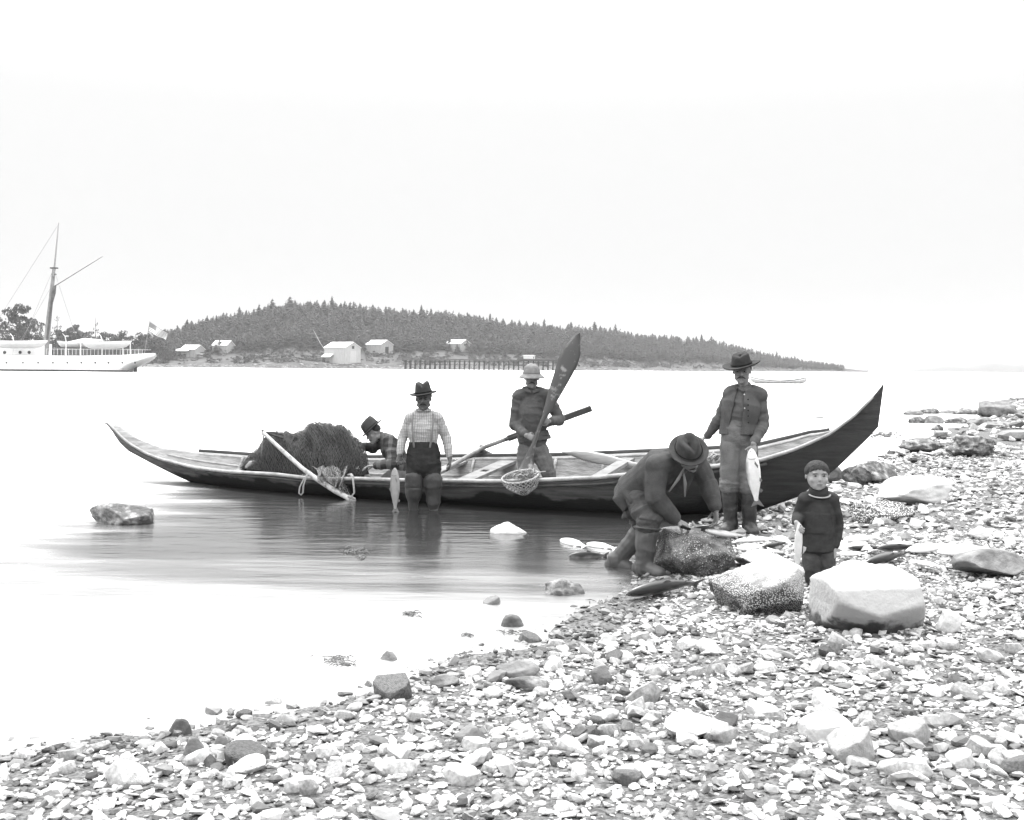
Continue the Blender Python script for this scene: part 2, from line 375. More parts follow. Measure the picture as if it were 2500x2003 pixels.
# --- larger stones one could count
SM = []
for i in range(12):
    import bmesh
    V, Fc = shard(300+i, flat=rng.uniform(.16, .42), elong=rng.uniform(1.1, 1.9), n=7+i % 4)
    bm = bmesh.new(); bv_ = [bm.verts.new(v) for v in V.tolist()]; [bm.faces.new([bv_[k] for k in f]) for f in Fc]
    bmesh.ops.dissolve_limit(bm, angle_limit=.25, verts=bm.verts, edges=bm.edges); bmesh.ops.bevel(bm, geom=bm.edges[:], offset=.03, segments=1, affect='EDGES'); bmesh.ops.triangulate(bm, faces=bm.faces)
    bm.verts.index_update(); V = np.array([v.co[:] for v in bm.verts]); Fc = [tuple(v.index for v in f.verts) for f in bm.faces]; bm.free()
    for j, mm in enumerate((m_stone, m_dark)):
        me = mesh('stone', V, Fc, smooth=False); me.materials.append(mm); SM.append(me)
def bstone(x, y, s, mi, sink=.3, yaw=None, tilt=.15):
    me = SM[mi]; o = bpy.data.objects.new('beach_stone', me); COL.objects.link(o)
    R = rotz(rng.uniform(0, 6.28) if yaw is None else yaw) @ rotx(rng.normal(0, tilt)) @ roty(rng.normal(0, tilt))
    o.matrix_world = Matrix.Translation((x, y, float(gz(x, y)[0])+s*.35*(1-sink))) @ Matrix(R.tolist()).to_4x4() @ Matrix.Scale(s, 4)
    return o
n = 0
while n < 235:
    x = rng.uniform(-3, 7); y = rng.uniform(3.9, 9.5)
    s = float(shore_dist([x], [y])[0])
    if abs(x) > .46*y+.2 or s < -.35 or (y > 6.4 and rng.random() < .75): continue
    if s < 0.05 and rng.random() < .5: continue
    if 1.1 < x < 3.4 and 6.0 < y < 9.0: continue
    dk = rng.random() < (.35 if s < .15 else .10)
    o = bstone(x, y, float(np.clip(rng.lognormal(math.log(.052), .38), .036, .14)), 2*rng.integers(12)+int(dk))
    if dk: tag(o, 'dark wet stone lying in the shingle of the beach', 'stone', 'dark stones in the shingle')
    else: tag(o, 'pale angular stone lying in the shingle of the beach', 'stone', 'pale stones in the shingle')
    n += 1
# --- named rocks and boulders
m_barn = speckle(speckle(mat('barnacled rock', 0.05, rough=0.8, scale=10, v2=.17, thr=(.52, .12), bump=1.0, bscale=35), v=0.32, scale=85, size=0.30, amount=0.55), v=.5, scale=38, size=.2, amount=.5)
m_barn2 = speckle(mat('thickly barnacled rock', 0.09, rough=0.8, var=0.6, scale=9, bump=1.0, bscale=45), v=0.55, scale=60, size=0.42, amount=0.75)
m_pale = mat('pale boulder', 0.46, rough=0.85, var=0.2, scale=5, bump=0.4, bscale=22)
m_white = mat('white rock', 0.52, rough=0.85, var=0.1, scale=12, bump=0.6, bscale=30)
m_grey = mat('grey rock', 0.16, rough=0.8, var=0.5, scale=7, bump=0.9, bscale=20)
m_weed = mat('weedy rock', 0.09, rough=0.8, scale=10, v2=0.32, thr=(.56, .1), bump=1.0, bscale=25)
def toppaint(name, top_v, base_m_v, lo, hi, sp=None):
    """bleached above the tide mark, barnacled below; largest boulder: undercut shade painted in"""
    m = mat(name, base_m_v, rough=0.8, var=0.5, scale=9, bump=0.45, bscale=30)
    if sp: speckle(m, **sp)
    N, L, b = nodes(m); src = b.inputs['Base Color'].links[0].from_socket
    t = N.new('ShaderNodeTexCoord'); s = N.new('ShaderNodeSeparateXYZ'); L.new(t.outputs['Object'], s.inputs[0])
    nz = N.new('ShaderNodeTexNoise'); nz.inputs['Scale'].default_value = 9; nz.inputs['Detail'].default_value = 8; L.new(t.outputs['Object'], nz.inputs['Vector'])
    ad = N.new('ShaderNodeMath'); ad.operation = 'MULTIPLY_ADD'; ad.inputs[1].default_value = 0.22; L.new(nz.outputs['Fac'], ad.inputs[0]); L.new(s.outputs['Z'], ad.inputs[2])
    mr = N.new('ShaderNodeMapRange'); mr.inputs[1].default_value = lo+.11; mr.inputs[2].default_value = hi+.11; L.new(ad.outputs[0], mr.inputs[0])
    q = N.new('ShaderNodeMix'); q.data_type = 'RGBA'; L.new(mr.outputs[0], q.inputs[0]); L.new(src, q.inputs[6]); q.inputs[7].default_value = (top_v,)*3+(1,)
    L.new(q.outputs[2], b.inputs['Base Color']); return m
def rock(px0, px1, pyt, pyb, m, label, seed, name='boulder', deep=.8, cat='rock', group=None, flat=None, shape=None, sub=5, sink=0.12, water=False, rough=.07, cuts=9, skew=0, R=None, cutlo=.55):
    pc = (px0+px1)/2
    b = W0(pc, pyb, 0) if water else G(pc, pyb)
    d = b[1]; wd = (px1-px0)/F*d/2
    V, Fc = stone(sub, seed, flat=1, cuts=cuts, rough=rough, elong=1.0, cutlo=cutlo)
    if shape is not None: V = shape(V)
    V[:, 0] += skew*V[:, 2]
    V = (V-(V.max(0)+V.min(0))/2)/((V.max(0)-V.min(0))/2)
    z1 = HC-ray(pc, pyt)[1]*(d+wd*deep*.9); z0 = b[2]-sink*(z1-b[2])-(.12 if water else 0)
    V = V*np.array([wd, wd*deep, (z1-z0)/2]); c = np.array([b[0]*(d+wd*deep)/d, d+wd*deep, (z1+z0)/2])
    V[:, 0] += 0
    return top(name, (V+c, Fc), m, (c[0], c[1], z0+sink*(z1-b[2])), label, cat, group, smooth=True)
def poly(planes, rr=.02):
    def f(V):
        U = V/np.linalg.norm(V, axis=1)[:, None]; r = np.full(len(V), 3.0)
        for n_, d_ in planes:
            c_ = U@nrm(n_); r = np.where(c_ > 1e-3, np.minimum(r, d_/np.maximum(c_, 1e-3)), r)
        Q = U*r[:, None]; return Q*(1+rr*fbm(Q, 2.5, 77, 4))[:, None]
    return f
p_cut = poly([((.1, -.1, 1), .55), ((-.1, -1, .5), .74), ((.1, -.9, -.35), .74), ((-1, -.2, .25), .9), ((-.7, -.5, -.6), .86), ((1, -.1, .15), .9), ((.7, -.4, -.6), .84), ((0, 1, .1), .8), ((.6, -.5, .5), .86), ((-.5, -.4, .8), .74), ((0, 0, -1), .8)], .035)
p_barn = poly([((-.55, -.35, 1), .52), ((1, -.2, -.1), .8), ((-.1, -1, -.05), .74), ((.1, -.75, -.6), .72), ((-.9, -.3, -.4), .98), ((.55, 0, .8), 1.02), ((0, 1, .1), .8), ((-.6, -.7, .1), .9), ((.6, -.7, .2), .86), ((0, 0, -1), .8)], .03)
p_big = poly([((-.04, -.22, 1), .60), ((0, -1, .38), .72), ((.25, -.85, -.5), .70), ((-.35, -.75, -.6), .68), ((-1, -.1, 0), .88), ((1, -.2, .1), .9), ((.85, -.5, -.2), .95), ((-.6, -.4, -.7), .84), ((0, 1, .1), .8), ((-.5, .1, .9), .92), ((.75, .1, .7), 1.02), ((0, 0, -1), .75)], .018)
def s_cut(V):      # flat top sloping
    V = V.copy(); V[:, 2] = np.where(V[:, 2] > .35+.1*V[:, 0], .35+.1*V[:, 0]+.25*(V[:, 2]-.35-.1*V[:, 0]), V[:, 2])
    lo = V[:, 2] < -.1; V[lo, 0] *= 1-.06*(-.1-V[lo, 2]); V[lo, 1] *= 1-.35*(-.1-V[lo, 2]); V[:, :2] = np.sign(V[:, :2])*np.abs(V[:, :2])**.8; return V
def s_barn(V):     # rises to the right, face leaning out
    V = V.copy(); V[:, 2] += .55*V[:, 0]*(V[:, 2] > -.2); V[:, 2] = np.clip(V[:, 2], -.8, 1.15); lo = V[:, 2] < -.1; V[lo, 1] *= .75; V[lo, 0] *= .86; return V
def s_big(V):
    V = V.copy(); V = np.sign(V)*np.abs(V)**np.array([.5, .6, .42]); t = V[:, 2] > .2; V[t, 1] = V[t, 1]*.85+.12
    lo = V[:, 2] < -.1; V[lo, 1] = V[lo, 1]*(1-.5*(-.1-V[lo, 2]))+.1; V[:, 2] = np.where(V[:, 2] < 0, V[:, 2]*(1+.35*V[:, 0]), V[:, 2]); lo = V[:, 2] < -.3; V[lo, 0] *= .9; return V
B1 = rock(1586, 1808, 1300, 1412, m_barn, 'dark barnacle covered boulder the bent man cuts his fish on', 11, deep=.72, shape=p_cut, cuts=0)
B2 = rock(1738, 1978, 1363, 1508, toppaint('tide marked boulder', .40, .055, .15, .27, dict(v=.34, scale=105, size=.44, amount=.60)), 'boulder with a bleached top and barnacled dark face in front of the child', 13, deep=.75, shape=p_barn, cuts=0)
B3 = rock(1993, 2280, 1392, 1560, toppaint('big pale boulder stone', .34, .08, .05, .085), 'largest pale boulder with a dark undercut edge at the child\'s left', 17, deep=.8, shape=p_big, cuts=0)  # dark foot: shade of the undercut put into the rock's colour
rock(2286, 2346, 1488, 1548, m_white, 'small bright white upright stone beside the largest pale boulder', 19, name='stone', cat='stone', deep=.5, sub=4)
rock(2325, 2490, 1340, 1416, m_grey, 'smooth grey wedge shaped boulder at the right edge of the beach', 23, deep=.7, rough=.03)
rock(218, 380, 1226, 1283, m_weed, 'lone mottled rock standing in the open water on the left', 29, deep=.7, water=True)
rock(1193, 1292, 1274, 1304, m_pale, 'pale rounded rock just breaking the water in front of the canoe', 31, deep=.7, water=True)
rock(1316, 1428, 1413, 1455, m_weed, 'barnacled rock with seaweed at the water\'s edge below the bent man', 37, deep=.7, water=True, rough=.16)
rock(1178, 1222, 1455, 1477, m_grey, 'small pointed grey stone in the shallows left of the weedy rock', 41, name='stone', cat='stone', water=True, sub=4)
rock(1220, 1282, 1500, 1532, m_dark, 'dark rounded stone at the edge of the shallows', 43, name='stone', cat='stone', water=True, sub=4)
rock(409, 482, 1753, 1800, m_dark, 'dark slanting slab rising from the shallows at lower left', 47, name='stone', cat='stone', water=True, sub=4, deep=.6)
rock(330, 400, 1812, 1826, m_grey, 'long low grey slab beside the dark slab in the shallows', 48, name='stone', cat='stone', water=True, sub=4, deep=.4)
rock(445, 500, 1800, 1862, m_grey, 'tall lumpy grey stone in the shallows at lower left', 49, name='stone', cat='stone', sub=4, water=True, deep=.5)
rock(512, 580, 1795, 1842, m_grey, 'broad grey stone in the shallows right of the lumpy one', 50, name='stone', cat='stone', sub=4, water=True, deep=.5)
rock(918, 970, 1590, 1616, m_grey, 'dark grey stone standing alone in the shallows at lower centre', 53, name='stone', cat='stone', water=True, sub=4)
rock(1208, 1320, 1612, 1662, m_grey, 'wide slate grey slab at the waterline at lower centre', 59, name='stone', cat='stone', deep=.6, sub=4)
rock(1230, 1340, 1650, 1690, m_weed, 'mottled slab leaning on the slate grey slab', 60, name='stone', cat='stone', deep=.6, sub=4)
rock(1048, 1122, 1648, 1680, m_grey, 'oval grey stone at the waterline with a pale speck', 61, name='stone', cat='stone', deep=.6, sub=4)
rock(1440, 1500, 1625, 1675, m_grey, 'upright grey wedge stone by the little inlet', 67, name='stone', cat='stone', deep=.6, sub=4)
rock(1370, 1420, 1570, 1590, m_dark, 'dark flat stone at the mouth of the little inlet', 68, name='stone', cat='stone', deep=.6, sub=4)
rock(1108, 1186, 1770, 1825, m_grey, 'split grey stone in the middle of the near shingle', 71, name='stone', cat='stone', deep=.7, sub=4)
rock(1395, 1440, 1772, 1802, m_dark, 'small dark block on the near shingle', 73, name='stone', cat='stone', deep=.7, sub=4)
rock(1620, 1780, 1745, 1815, m_pale, 'broad pale humped stone in the near shingle', 79, name='stone', cat='stone', deep=.8, rough=.03)
rock(1822, 1900, 1718, 1752, m_pale, 'smooth oval stone lying above the broad pale humped one', 83, name='stone', cat='stone', deep=.7, rough=.02, cuts=2)
rock(1950, 2085, 1745, 1822, m_white, 'large white flat-topped stone in the near shingle at right', 89, name='stone', cat='stone', deep=.8, rough=.03, cutlo=.5)
rock(1740, 1778, 1612, 1635, m_dark, 'small dark upright stone in the fine shingle', 91, name='stone', cat='stone', sub=4)
rock(2055, 2190, 1125, 1188, m_weed, 'craggy grey rock on the beach behind the canoe bow', 97, deep=.7, rough=.14)
rock(2012, 2057, 1138, 1180, m_dark, 'dark rock just under the canoe bow', 101, deep=.8)
rock(2075, 2240, 1225, 1282, m_barn2, 'low barnacled ledge of rock to the right of the child', 103, deep=.9, rough=.1)
rock(2140, 2330, 1165, 1235, m_pale, 'long pale ledge of rock above the barnacled ledge', 107, deep=.9)
rock(2190, 2300, 1068, 1110, m_weed, 'weed covered rock at the water\'s edge beyond the canoe', 109, deep=.9, rough=.2)
rock(2310, 2440, 1062, 1120, m_weed, 'broad weedy rock bank near the right edge', 110, deep=.9, rough=.2)
rock(2360, 2430, 1290, 1318, m_pale, 'pale flat stone near the right edge above the wedge boulder', 111, name='stone', cat='stone', sub=4)
rock(2350, 2385, 1425, 1440, m_pale, 'left one of two round pebbles under the wedge boulder', 112, name='stone', cat='stone', sub=4, rough=.01, cuts=0)
rock(2388, 2425, 1424, 1444, m_pale, 'right one of two round pebbles under the wedge boulder', 113, name='stone', cat='stone', sub=4, rough=.01, cuts=0)
far = [(2206, 2258, 1001, 1014, 'leftmost dark rock of the reef off the beach'), (2242, 2292, 996, 1011, 'second dark rock from the left in the back row of the reef'), (2290, 2342, 1000, 1011, 'low flat rock in the back row of the reef'),
       (2330, 2400, 996, 1013, 'long rock in the back row of the reef'), (2380, 2500, 978, 1020, 'tallest rock of the reef at the right edge'), (2215, 2256, 1016, 1034, 'front left weedy rock of the reef'),
       (2252, 2302, 1014, 1035, 'dark weedy mound of the reef behind the small outlying rock'), (2305, 2362, 1018, 1035, 'grey weedy mound in the front row of the reef'), (2358, 2425, 1018, 1040, 'broad weedy mound of the reef before the tallest rock'),
       (2268, 2304, 1036, 1052, 'small outlying rock nearest the beach in front of the reef'), (2400, 2490, 1030, 1052, 'front right mound of the reef at the edge'), (2140, 2175, 1060, 1066, 'flat weedy rock awash right of the canoe bow'), (2195, 2215, 1073, 1079, 'small dark stone awash beyond the canoe bow')]
for i, (a, b, c, d, l) in enumerate(far):
    rock(a, b, c, d, m_weed if i % 2 else m_grey, l, 130+i, name='reef_rock', water=True, sub=4, rough=.14, deep=.7, group='rocks of the reef off the beach')
for i, (a, b, c, d) in enumerate([(1935, 1950, 1018, 1020), (1960, 1985, 1018, 1021), (1990, 2012, 1017, 1021)]):
    rock(a, b, c, d, m_grey, ['leftmost', 'middle', 'rightmost'][i]+' of three dark rocks awash far out behind the canoe', 150+i, name='reef_rock', water=True, sub=3, deep=.6, group='three rocks awash far out')
# --- seaweed tufts afloat in the shallows (stuff)
parts = []
for (px, py, nn, sp) in ((870, 1347, 26, 45), (1003, 1500, 16, 22), (830, 1608, 22, 40), (845, 1622, 22, 35), (880, 1360, 8, 10), (1145, 1552, 10, 20), (1250, 1545, 16, 40), (1500, 1470, 20, 45), (1130, 1600, 10, 20), (2160, 1065, 30, 40), (1700, 1290, 30, 60)):
    for _ in range(nn):
        q = W0(px+rng.normal(0, sp*.5), py+rng.normal(0, 3.5), .004); s = .03*q[1]/9
        a = rng.uniform(0, 6.28); v = np.array([math.cos(a), math.sin(a), 0])*s*rng.uniform(.6, 2)
        parts.append(tube([q-v, q+np.array([0, 0, s*.35]), q+v], [s*.08, s*.16, s*.05], seg=5, caps='flat'))
tag(obj('seaweed', join(parts), mat('seaweed', .10, rough=.6)), 'ragged tufts of seaweed awash in the shallows', 'seaweed', kind='stuff')
# ================================================================= the far shore
def shoreD(px): return interp(px, [(-400, 470), (340, 560), (1300, 640), (1700, 760), (2085, 1050)])
RIDGE = [(-400, 850), (0, 845), (200, 850), (350, 842), (420, 828), (500, 800), (600, 790), (680, 772), (760, 764), (850, 768), (920, 780), (1000, 784), (1080, 786), (1160, 797), (1250, 812), (1330, 817), (1400, 817),
         (1500, 828), (1580, 842), (1640, 843), (1700, 848), (1790, 860), (1870, 876), (1960, 889), (2020, 894), (2060, 899), (2090, 903), (2110, 905)]
def hill(px, s):
    """s: 0 = waterline, 0.3 = back of the meadow, 1 = ridge; returns a point in the world"""
    D = shoreD(px); dep = interp(px, [(-400, 90), (340, 110), (1000, 170), (1700, 150), (2090, 30)])
    d = D+s*dep
    yr = interp(px, RIDGE); x, zr = ray(px, yr); zr = max(HC-zr*(D+dep), .3)
    f = interp(s, [(-.3, -.35), (-.02, -.02), (0, 0.0), (.05, .06), (.3, .20), (.55, .5), (.85, .9), (1, 1), (1.3, .9), (1.8, .2), (2.2, -.2)])
    z = zr*f+.25*math.sin(px*.05+s*20)*(0 < s < 1.6)
    return np.array([ray(px, 900)[0]*d, d, z])
pxs = np.arange(-400, 2121, 12); ss = [-.3, -.02, 0, .03, .06, .12, .2, .3, .42, .55, .7, .85, 1, 1.3, 1.8, 2.2]
Vh = np.array([hill(p, s) for p in pxs for s in ss])
m_hill = mat('hill undergrowth', .035, rough=.95, scale=.12, v2=.07, thr=(.5, .15), bump=1, bscale=1.0)
tag(obj('hillside', (Vh, grid_faces(len(pxs), len(ss))), m_hill), kind='structure')
# far faint headland on the right
hp = []; xs = np.linspace(2220, 2700, 40)
for p in xs:
    t = (p-2220)/480; top_ = 903-22*math.sin(min(t*1.9, 1.57))*(.8+.2*math.sin(p*.05)); x = ray(p, 905)[0]
    for (dd, zf) in ((2950, 0), (2990, .6), (3080, 1), (3300, -.1)): hp.append([x*dd, dd, (HC-ray(p, top_)[1]*3080)*zf])
tag(obj('headland', (np.array(hp), grid_faces(len(xs), 4)), m_hill), kind='structure')
m_fol = leafmat('conifer foliage', .055); m_fol2 = leafmat('broad foliage', .075); m_trunk = mat('bark', .08, rough=.9)
def conifer(seed, lv=11, nb=6, rr=.24, trunk=True):
    """spruce of unit height: drooping ragged whorls"""
    r = np.random.default_rng(seed); V = []; Fc = []
    for i in range(lv):
        z = .12+.84*i/lv; R = rr*(1-(z-.1)/.9)**.85*(.75+.5*r.random())+.012
        for j in range(nb):
            a = r.uniform(0, 6.28) ; R2 = R*r.uniform(.6, 1.25); c, s = math.cos(a), math.sin(a); w_ = R2*.45
            o = len(V)
            V += [[0, 0, z+.05], [c*R2*.6-s*w_, s*R2*.6+c*w_, z-.02], [c*R2, s*R2, z-.045+.03*r.random()], [c*R2*.6+s*w_, s*R2*.6-c*w_, z-.02], [c*R2*.3, s*R2*.3, z-.07]]
            Fc += [(o, o+1, o+2), (o, o+2, o+3), (o+1, o+4, o+3)]
    o = len(V); V += [[-.012, 0, .9], [.012, 0, .9], [0, .012, .9], [0, 0, 1.0]]; Fc += [(o, o+1, o+3), (o+1, o+2, o+3), (o+2, o, o+3)]
    V = np.array(V, float)
    if trunk:
        tv, tf = tube([(0, 0, -.08), (0, 0, .6)], [.018, .008], seg=5, caps='flat')
        return (V, Fc), (tv, tf)
    return (V, Fc), None
def leafy(seed, clumps=14, n=60, wid=.36, ls=.05, base=.25):
    """round-headed broken crown of leaf-sized faces, unit height"""
    r = np.random.default_rng(seed); V = []; Fc = []
    for k in range(clumps):
        t = r.random(); c = np.array([r.normal(0, wid*.5), r.normal(0, wid*.5), base+(1-base-.08)*t]); c[:2] *= (1.15-.7*t)
        cr = r.uniform(.07, .15)
        for _ in range(n):
            p = c+nrm(r.normal(size=3))*cr*r.uniform(.4, 1)*np.array([1.2, 1.2, .75]); a = nrm(r.normal(size=3))*ls*r.uniform(.5, 1); b = nrm(np.cross(a, r.normal(size=3)))*ls*r.uniform(.4, .8); o = len(V)
            V += [p-a, p+b, p+a, p-b]; Fc.append((o, o+1, o+2, o+3))
    return np.array(V), Fc
cm = []
for i in range(7):
    (cv, cf), tk = conifer(500+i, lv=12, nb=7, rr=.22+.02*(i % 3)); v, f = join([(cv, cf), tk]); me = mesh('spruce', v, f, smooth=False); me.materials.append(m_fol); cm.append(me)
# 265 conifers one can tell apart: the crest and the front edge of the wood
cnt = 0
def spruce(px, s, hpx, mi):
    q = hill(px, s); o = bpy.data.objects.new('spruce_tree', cm[mi]); COL.objects.link(o)
    h = hpx/F*q[1]; o.matrix_world = Matrix.Translation(q.tolist()) @ Matrix.Rotation(rng.uniform(0, 6.28), 4, 'Z') @ Matrix.Diagonal((h*(w__ := rng.uniform(1.2, 2.1)), h*w__, h, 1)); return o
for px in np.arange(345, 2065, 11.0):
    hh = interp(px, [(345, 26), (700, 34), (1100, 30), (1700, 26), (2065, 8)])*rng.choice([.8, 1, 1.15, 1.45], p=[.3, .35, .25, .1])
    tag(spruce(px+rng.normal(0, 4), rng.uniform(.92, 1.02), hh, rng.integers(7)), 'dark spruce on the skyline of the wooded hill', 'tree', 'spruces along the skyline of the hill')
for px in np.arange(380, 1990, 15.0):
    hh = interp(px, [(380, 24), (700, 32), (1100, 28), (1700, 24), (2000, 9)])*rng.uniform(.75, 1.25)
    tag(spruce(px+rng.normal(0, 5), rng.uniform(.36, .46), hh, rng.integers(7)), 'dark spruce at the lower edge of the wooded hill', 'tree', 'spruces along the lower edge of the wood')
parts = []
lowc = [conifer(560+i, lv=8, nb=5, rr=.26, trunk=False)[0] for i in range(6)]
for k in range(3600):
    px = rng.uniform(340, 2060); s = rng.uniform(.42, 1.0)
    q = hill(px, s); h = interp(px, [(340, 24), (700, 32), (1100, 28), (1700, 24), (2065, 8)])*rng.uniform(.7, 1.2)/F*q[1]
    v, f = lowc[k % 6]; a = rng.uniform(0, 6.28); parts.append((v@rotz(a).T*np.array([h*1.7, h*1.7, h])+q, f))
tag(obj('spruce_wood', join(parts), m_fol, smooth=False), 'dense spruce wood covering the hill across the water', 'wood', kind='stuff')
# undergrowth on the meadow
parts = []; lf = [leafy(600+i, 8, 26, .5, .10, .05) for i in range(6)]
for k in range(900):
    px = rng.uniform(330, 2050); s = rng.uniform(.1, .42)
    if any(abs(px-a) < w_ and s < .3 for a, w_ in ((462, 45), (550, 26), (848, 46), (935, 30), (1127, 30))) and rng.random() < .85: continue
    q = hill(px, s); h = rng.uniform(1.6, 3.6)*min(1, (2120-px)/600); v, f = lf[k % 6]; parts.append((v@rotz(rng.uniform(0, 6)).T*np.array([h*1.8, h*1.8, h])+q-[0, 0, .2*h], f))
tag(obj('scrub', join(parts), m_fol2, smooth=False), 'low scrub covering the slope between the houses and the wood', 'scrub', kind='stuff')
# shore boulders and rubble along the far waterline
parts = []
for k in range(1300):
    px = rng.uniform(330, 2080); s = rng.uniform(-.01, .07 if rng.random() < .4 else .03); q = hill(px, s)
    v, f = protos[k % 14]; parts.append((v*rng.uniform(.4, 1.5)+q, f))
tag(obj('rubble', join(parts), mat('far shore rubble', .18, rough=.9, var=.5, scale=.5), smooth=False), 'pale rubble and boulders along the far waterline', 'rubble', kind='stuff')
# left shore trees
lm = []
for i in range(6):
    crown = leafy(620+i, 34, 60, .48, .035, .06); tk = tube([(0, 0, -.1), (.01, 0, .35), (0, .01, .8)], [.03, .02, .008], seg=6, caps='flat')
    a = mesh('crown', *crown, smooth=False); a.materials.append(m_fol2); b = mesh('trunk', *tk); b.materials.append(m_trunk); lm.append((a, b))
def ltree(px, pyt, pyb, d, mi, label, wf=1.0, group=None, nm='broadleaf_tree'):
    q = P(px, pyb, d); h = (pyb-pyt)/F*d; t = thing(nm, q, label, 'tree', group)
    t.scale = (h*wf, h*wf, h); t.rotation_euler.z = rng.uniform(0, 6)
    for nmn, me in zip(('crown', 'trunk'), lm[mi]):
        o = bpy.data.objects.new(nmn, me); COL.objects.link(o); o.parent = t
for (px, yt, wf) in ((-10, 770, 1.1), (95, 812, 1.0), (125, 818, 1.2), (150, 803, 1.2), (175, 790, .9), (195, 806, 1.2), (226, 815, 1.0), (262, 808, 1.0), (290, 812, 1.1), (318, 806, 1.1), (345, 812, 1.2), (372, 822, 1.3), (400, 832, 1.4), (215, 828, 1.4), (110, 835, 1.5), (275, 835, 1.5), (330, 838, 1.5), (160, 838, 1.5)):
    ltree(px, yt, 882, 520, rng.integers(6), 'grey green tree on the low shore behind the white ship', wf, 'trees on the shore behind the ship')
for (px, yt, l) in ((42, 738, 'tall dark ragged tree at the left edge behind the ship'), (72, 772, 'shorter ragged tree right of the tall one at the left edge')):
    ltree(px, yt, 880, 440, rng.integers(6), l, .75)
for (px, yt, l) in ((138, 770, 'thin bare-topped dead tree right of the ship mast'), (232, 776, 'thin dead tree above the ship lifeboats')):
    q = P(px, 850, 505); hh = (850-yt)/F*505; t = thing('dead_tree', q, l, 'tree')
    obj('trunk', tube([q, q+[.3, 0, hh*.6], q+[.1, 0, hh]], [.22, .14, .05], seg=6), m_trunk, t)
    v, f = leafy(660+int(px), 4, 16, .22, .04, .5); obj('crown', (v*np.array([hh*.5, hh*.5, hh])+q, f), m_fol2, t, smooth=False)
# ---------------------------------------------------------------- houses
m_roof = mat('bleached roof', .75, rough=.8, var=.08, scale=2); m_board = mat('weathered boards', .27, rough=.9, var=.3, scale=1.2, stretch=(6, 6, .3)); m_board2 = mat('pale weathered boards', .38, rough=.9, var=.25, scale=1.2, stretch=(6, 6, .3))
m_void = mat('dark opening', .02, rough=.9)
def hill_at(px, py):
    best = min(np.linspace(0.005, .6, 240), key=lambda s: abs((lambda q: HY+F*(HC-q[2])/q[1]+(px-1250)*.009)(hill(px, s))-py)); return hill(px, best)
def house(px, py, d, wpx, hw, hr, dep, yaw, label, wm_=None, door=None, win=(), lean=None, roofm=None):
    """wpx: long side in px; hw/hr wall and ridge height (px); ridge runs along the long side"""
    yaw = -yaw; q = P(px, py, d) if px == 1292 else hill_at(px, py); d = q[1]; k = d/F; q = q-[0, 0, .3]; Lx = wpx*k; H1 = hw*k; H2 = hr*k; Dp = dep*k; R = rotz(yaw)
    t = thing('wooden_house', q, label, 'building')
    T = lambda v: np.asarray(v, float)@R.T+q
    a, b = Lx/2, Dp/2
    wv = [(-a, -b, -1), (a, -b, -1), (a, b, -1), (-a, b, -1), (-a, -b, H1), (a, -b, H1), (a, b, H1), (-a, b, H1), (a, 0, H2), (-a, 0, H2)]
    obj('wall', (T(wv), [(0, 1, 5, 4), (1, 2, 6, 8, 5), (2, 3, 7, 6), (3, 0, 4, 9, 7)]), wm_ or m_board, t, smooth=False)
    e = .35; th = .18; sl = (H2-H1)/b; rv = []
    for s in (-1, 1):
        rv += [(-a-e, s*(b+e), H1-e*sl+.02), (a+e, s*(b+e), H1-e*sl+.02), (a+e, s*.0, H2+.02), (-a-e, s*.0, H2+.02)]
    rv2 = [(x, y, z+th) for x, y, z in rv]
    f = []
    for o in (0, 4):
        f += [(o, o+1, o+2, o+3), (o+8, o+9, o+10, o+11), (o, o+1, o+9, o+8), (o+1, o+2, o+10, o+9), (o+3, o, o+8, o+11)]
    obj('roof', (T(rv+rv2), f), roofm or m_roof, t, smooth=False)
    for (u, z0, z1, w_) in win:    # on the gable facing right: u across depth (-1..1)
        obj('window', (box((a+.04, u*b, (z0+z1)/2*H1), (.1, w_*Dp, (z1-z0)*H1))[0]@R.T+q, box((0, 0, 0), (1, 1, 1))[1]), m_void, t, smooth=False)
    if door:
        u, w_, h_, m_ = door; obj('door', (box((a+.05, u*b, h_*H1/2), (.12, w_*Dp, h_*H1))[0]@R.T+q, box((0, 0, 0), (1, 1, 1))[1]), m_, t, smooth=False)
    if lean:
        u0, u1, z0, z1, o_ = lean; lv = [(u0*a, -b-.02, z1*H1), (u1*a, -b-.02, z1*H1), (u1*a, -b-o_, z0*H1), (u0*a, -b-o_, z0*H1)]
        obj('lean_to_roof', (T(lv+[(x, y, z+.15) for x, y, z in lv]), box((0, 0, 0), (1, 1, 1))[1][:0]+[(0, 1, 2, 3), (4, 5, 6, 7), (0, 1, 5, 4), (1, 2, 6, 5), (2, 3, 7, 6), (3, 0, 4, 7)]), m_roof, t, smooth=False)
        pv = [box((u0*a+.2, -b-o_+.1, z0*H1/2), (.15, .15, z0*H1)), box((u1*a-.2, -b-o_+.1, z0*H1/2), (.15, .15, z0*H1))]; v, f = join(pv); obj('lean_to_post', (v@R.T+q, f), m_board, t, smooth=False)
    return t
yw = .55
house(836, 884, 612, 66, 36, 49, 58, yw, 'largest boarded shed with a lean-to standing right at the far waterline', m_board2, door=(0, .4, .78, mat('pale door', .45, rough=.9)), win=((0, .92, 1.12, .14),), lean=(-.98, -.1, .35, .55, 3.0))
house(925, 861, 640, 48, 20, 31, 50, yw, 'boarded house with a pale roof between the waterside shed and the pier', m_board, door=(0, .25, .75, m_void))
house(1118, 855, 660, 44, 16, 26, 46, yw, 'small boarded house with a pale roof above the pier', m_board, win=((0, .75, .95, .3),))
house(545, 858, 640, 42, 16, 27, 32, .35, 'small house with a steep pale roof behind the scrub on the left', m_board)
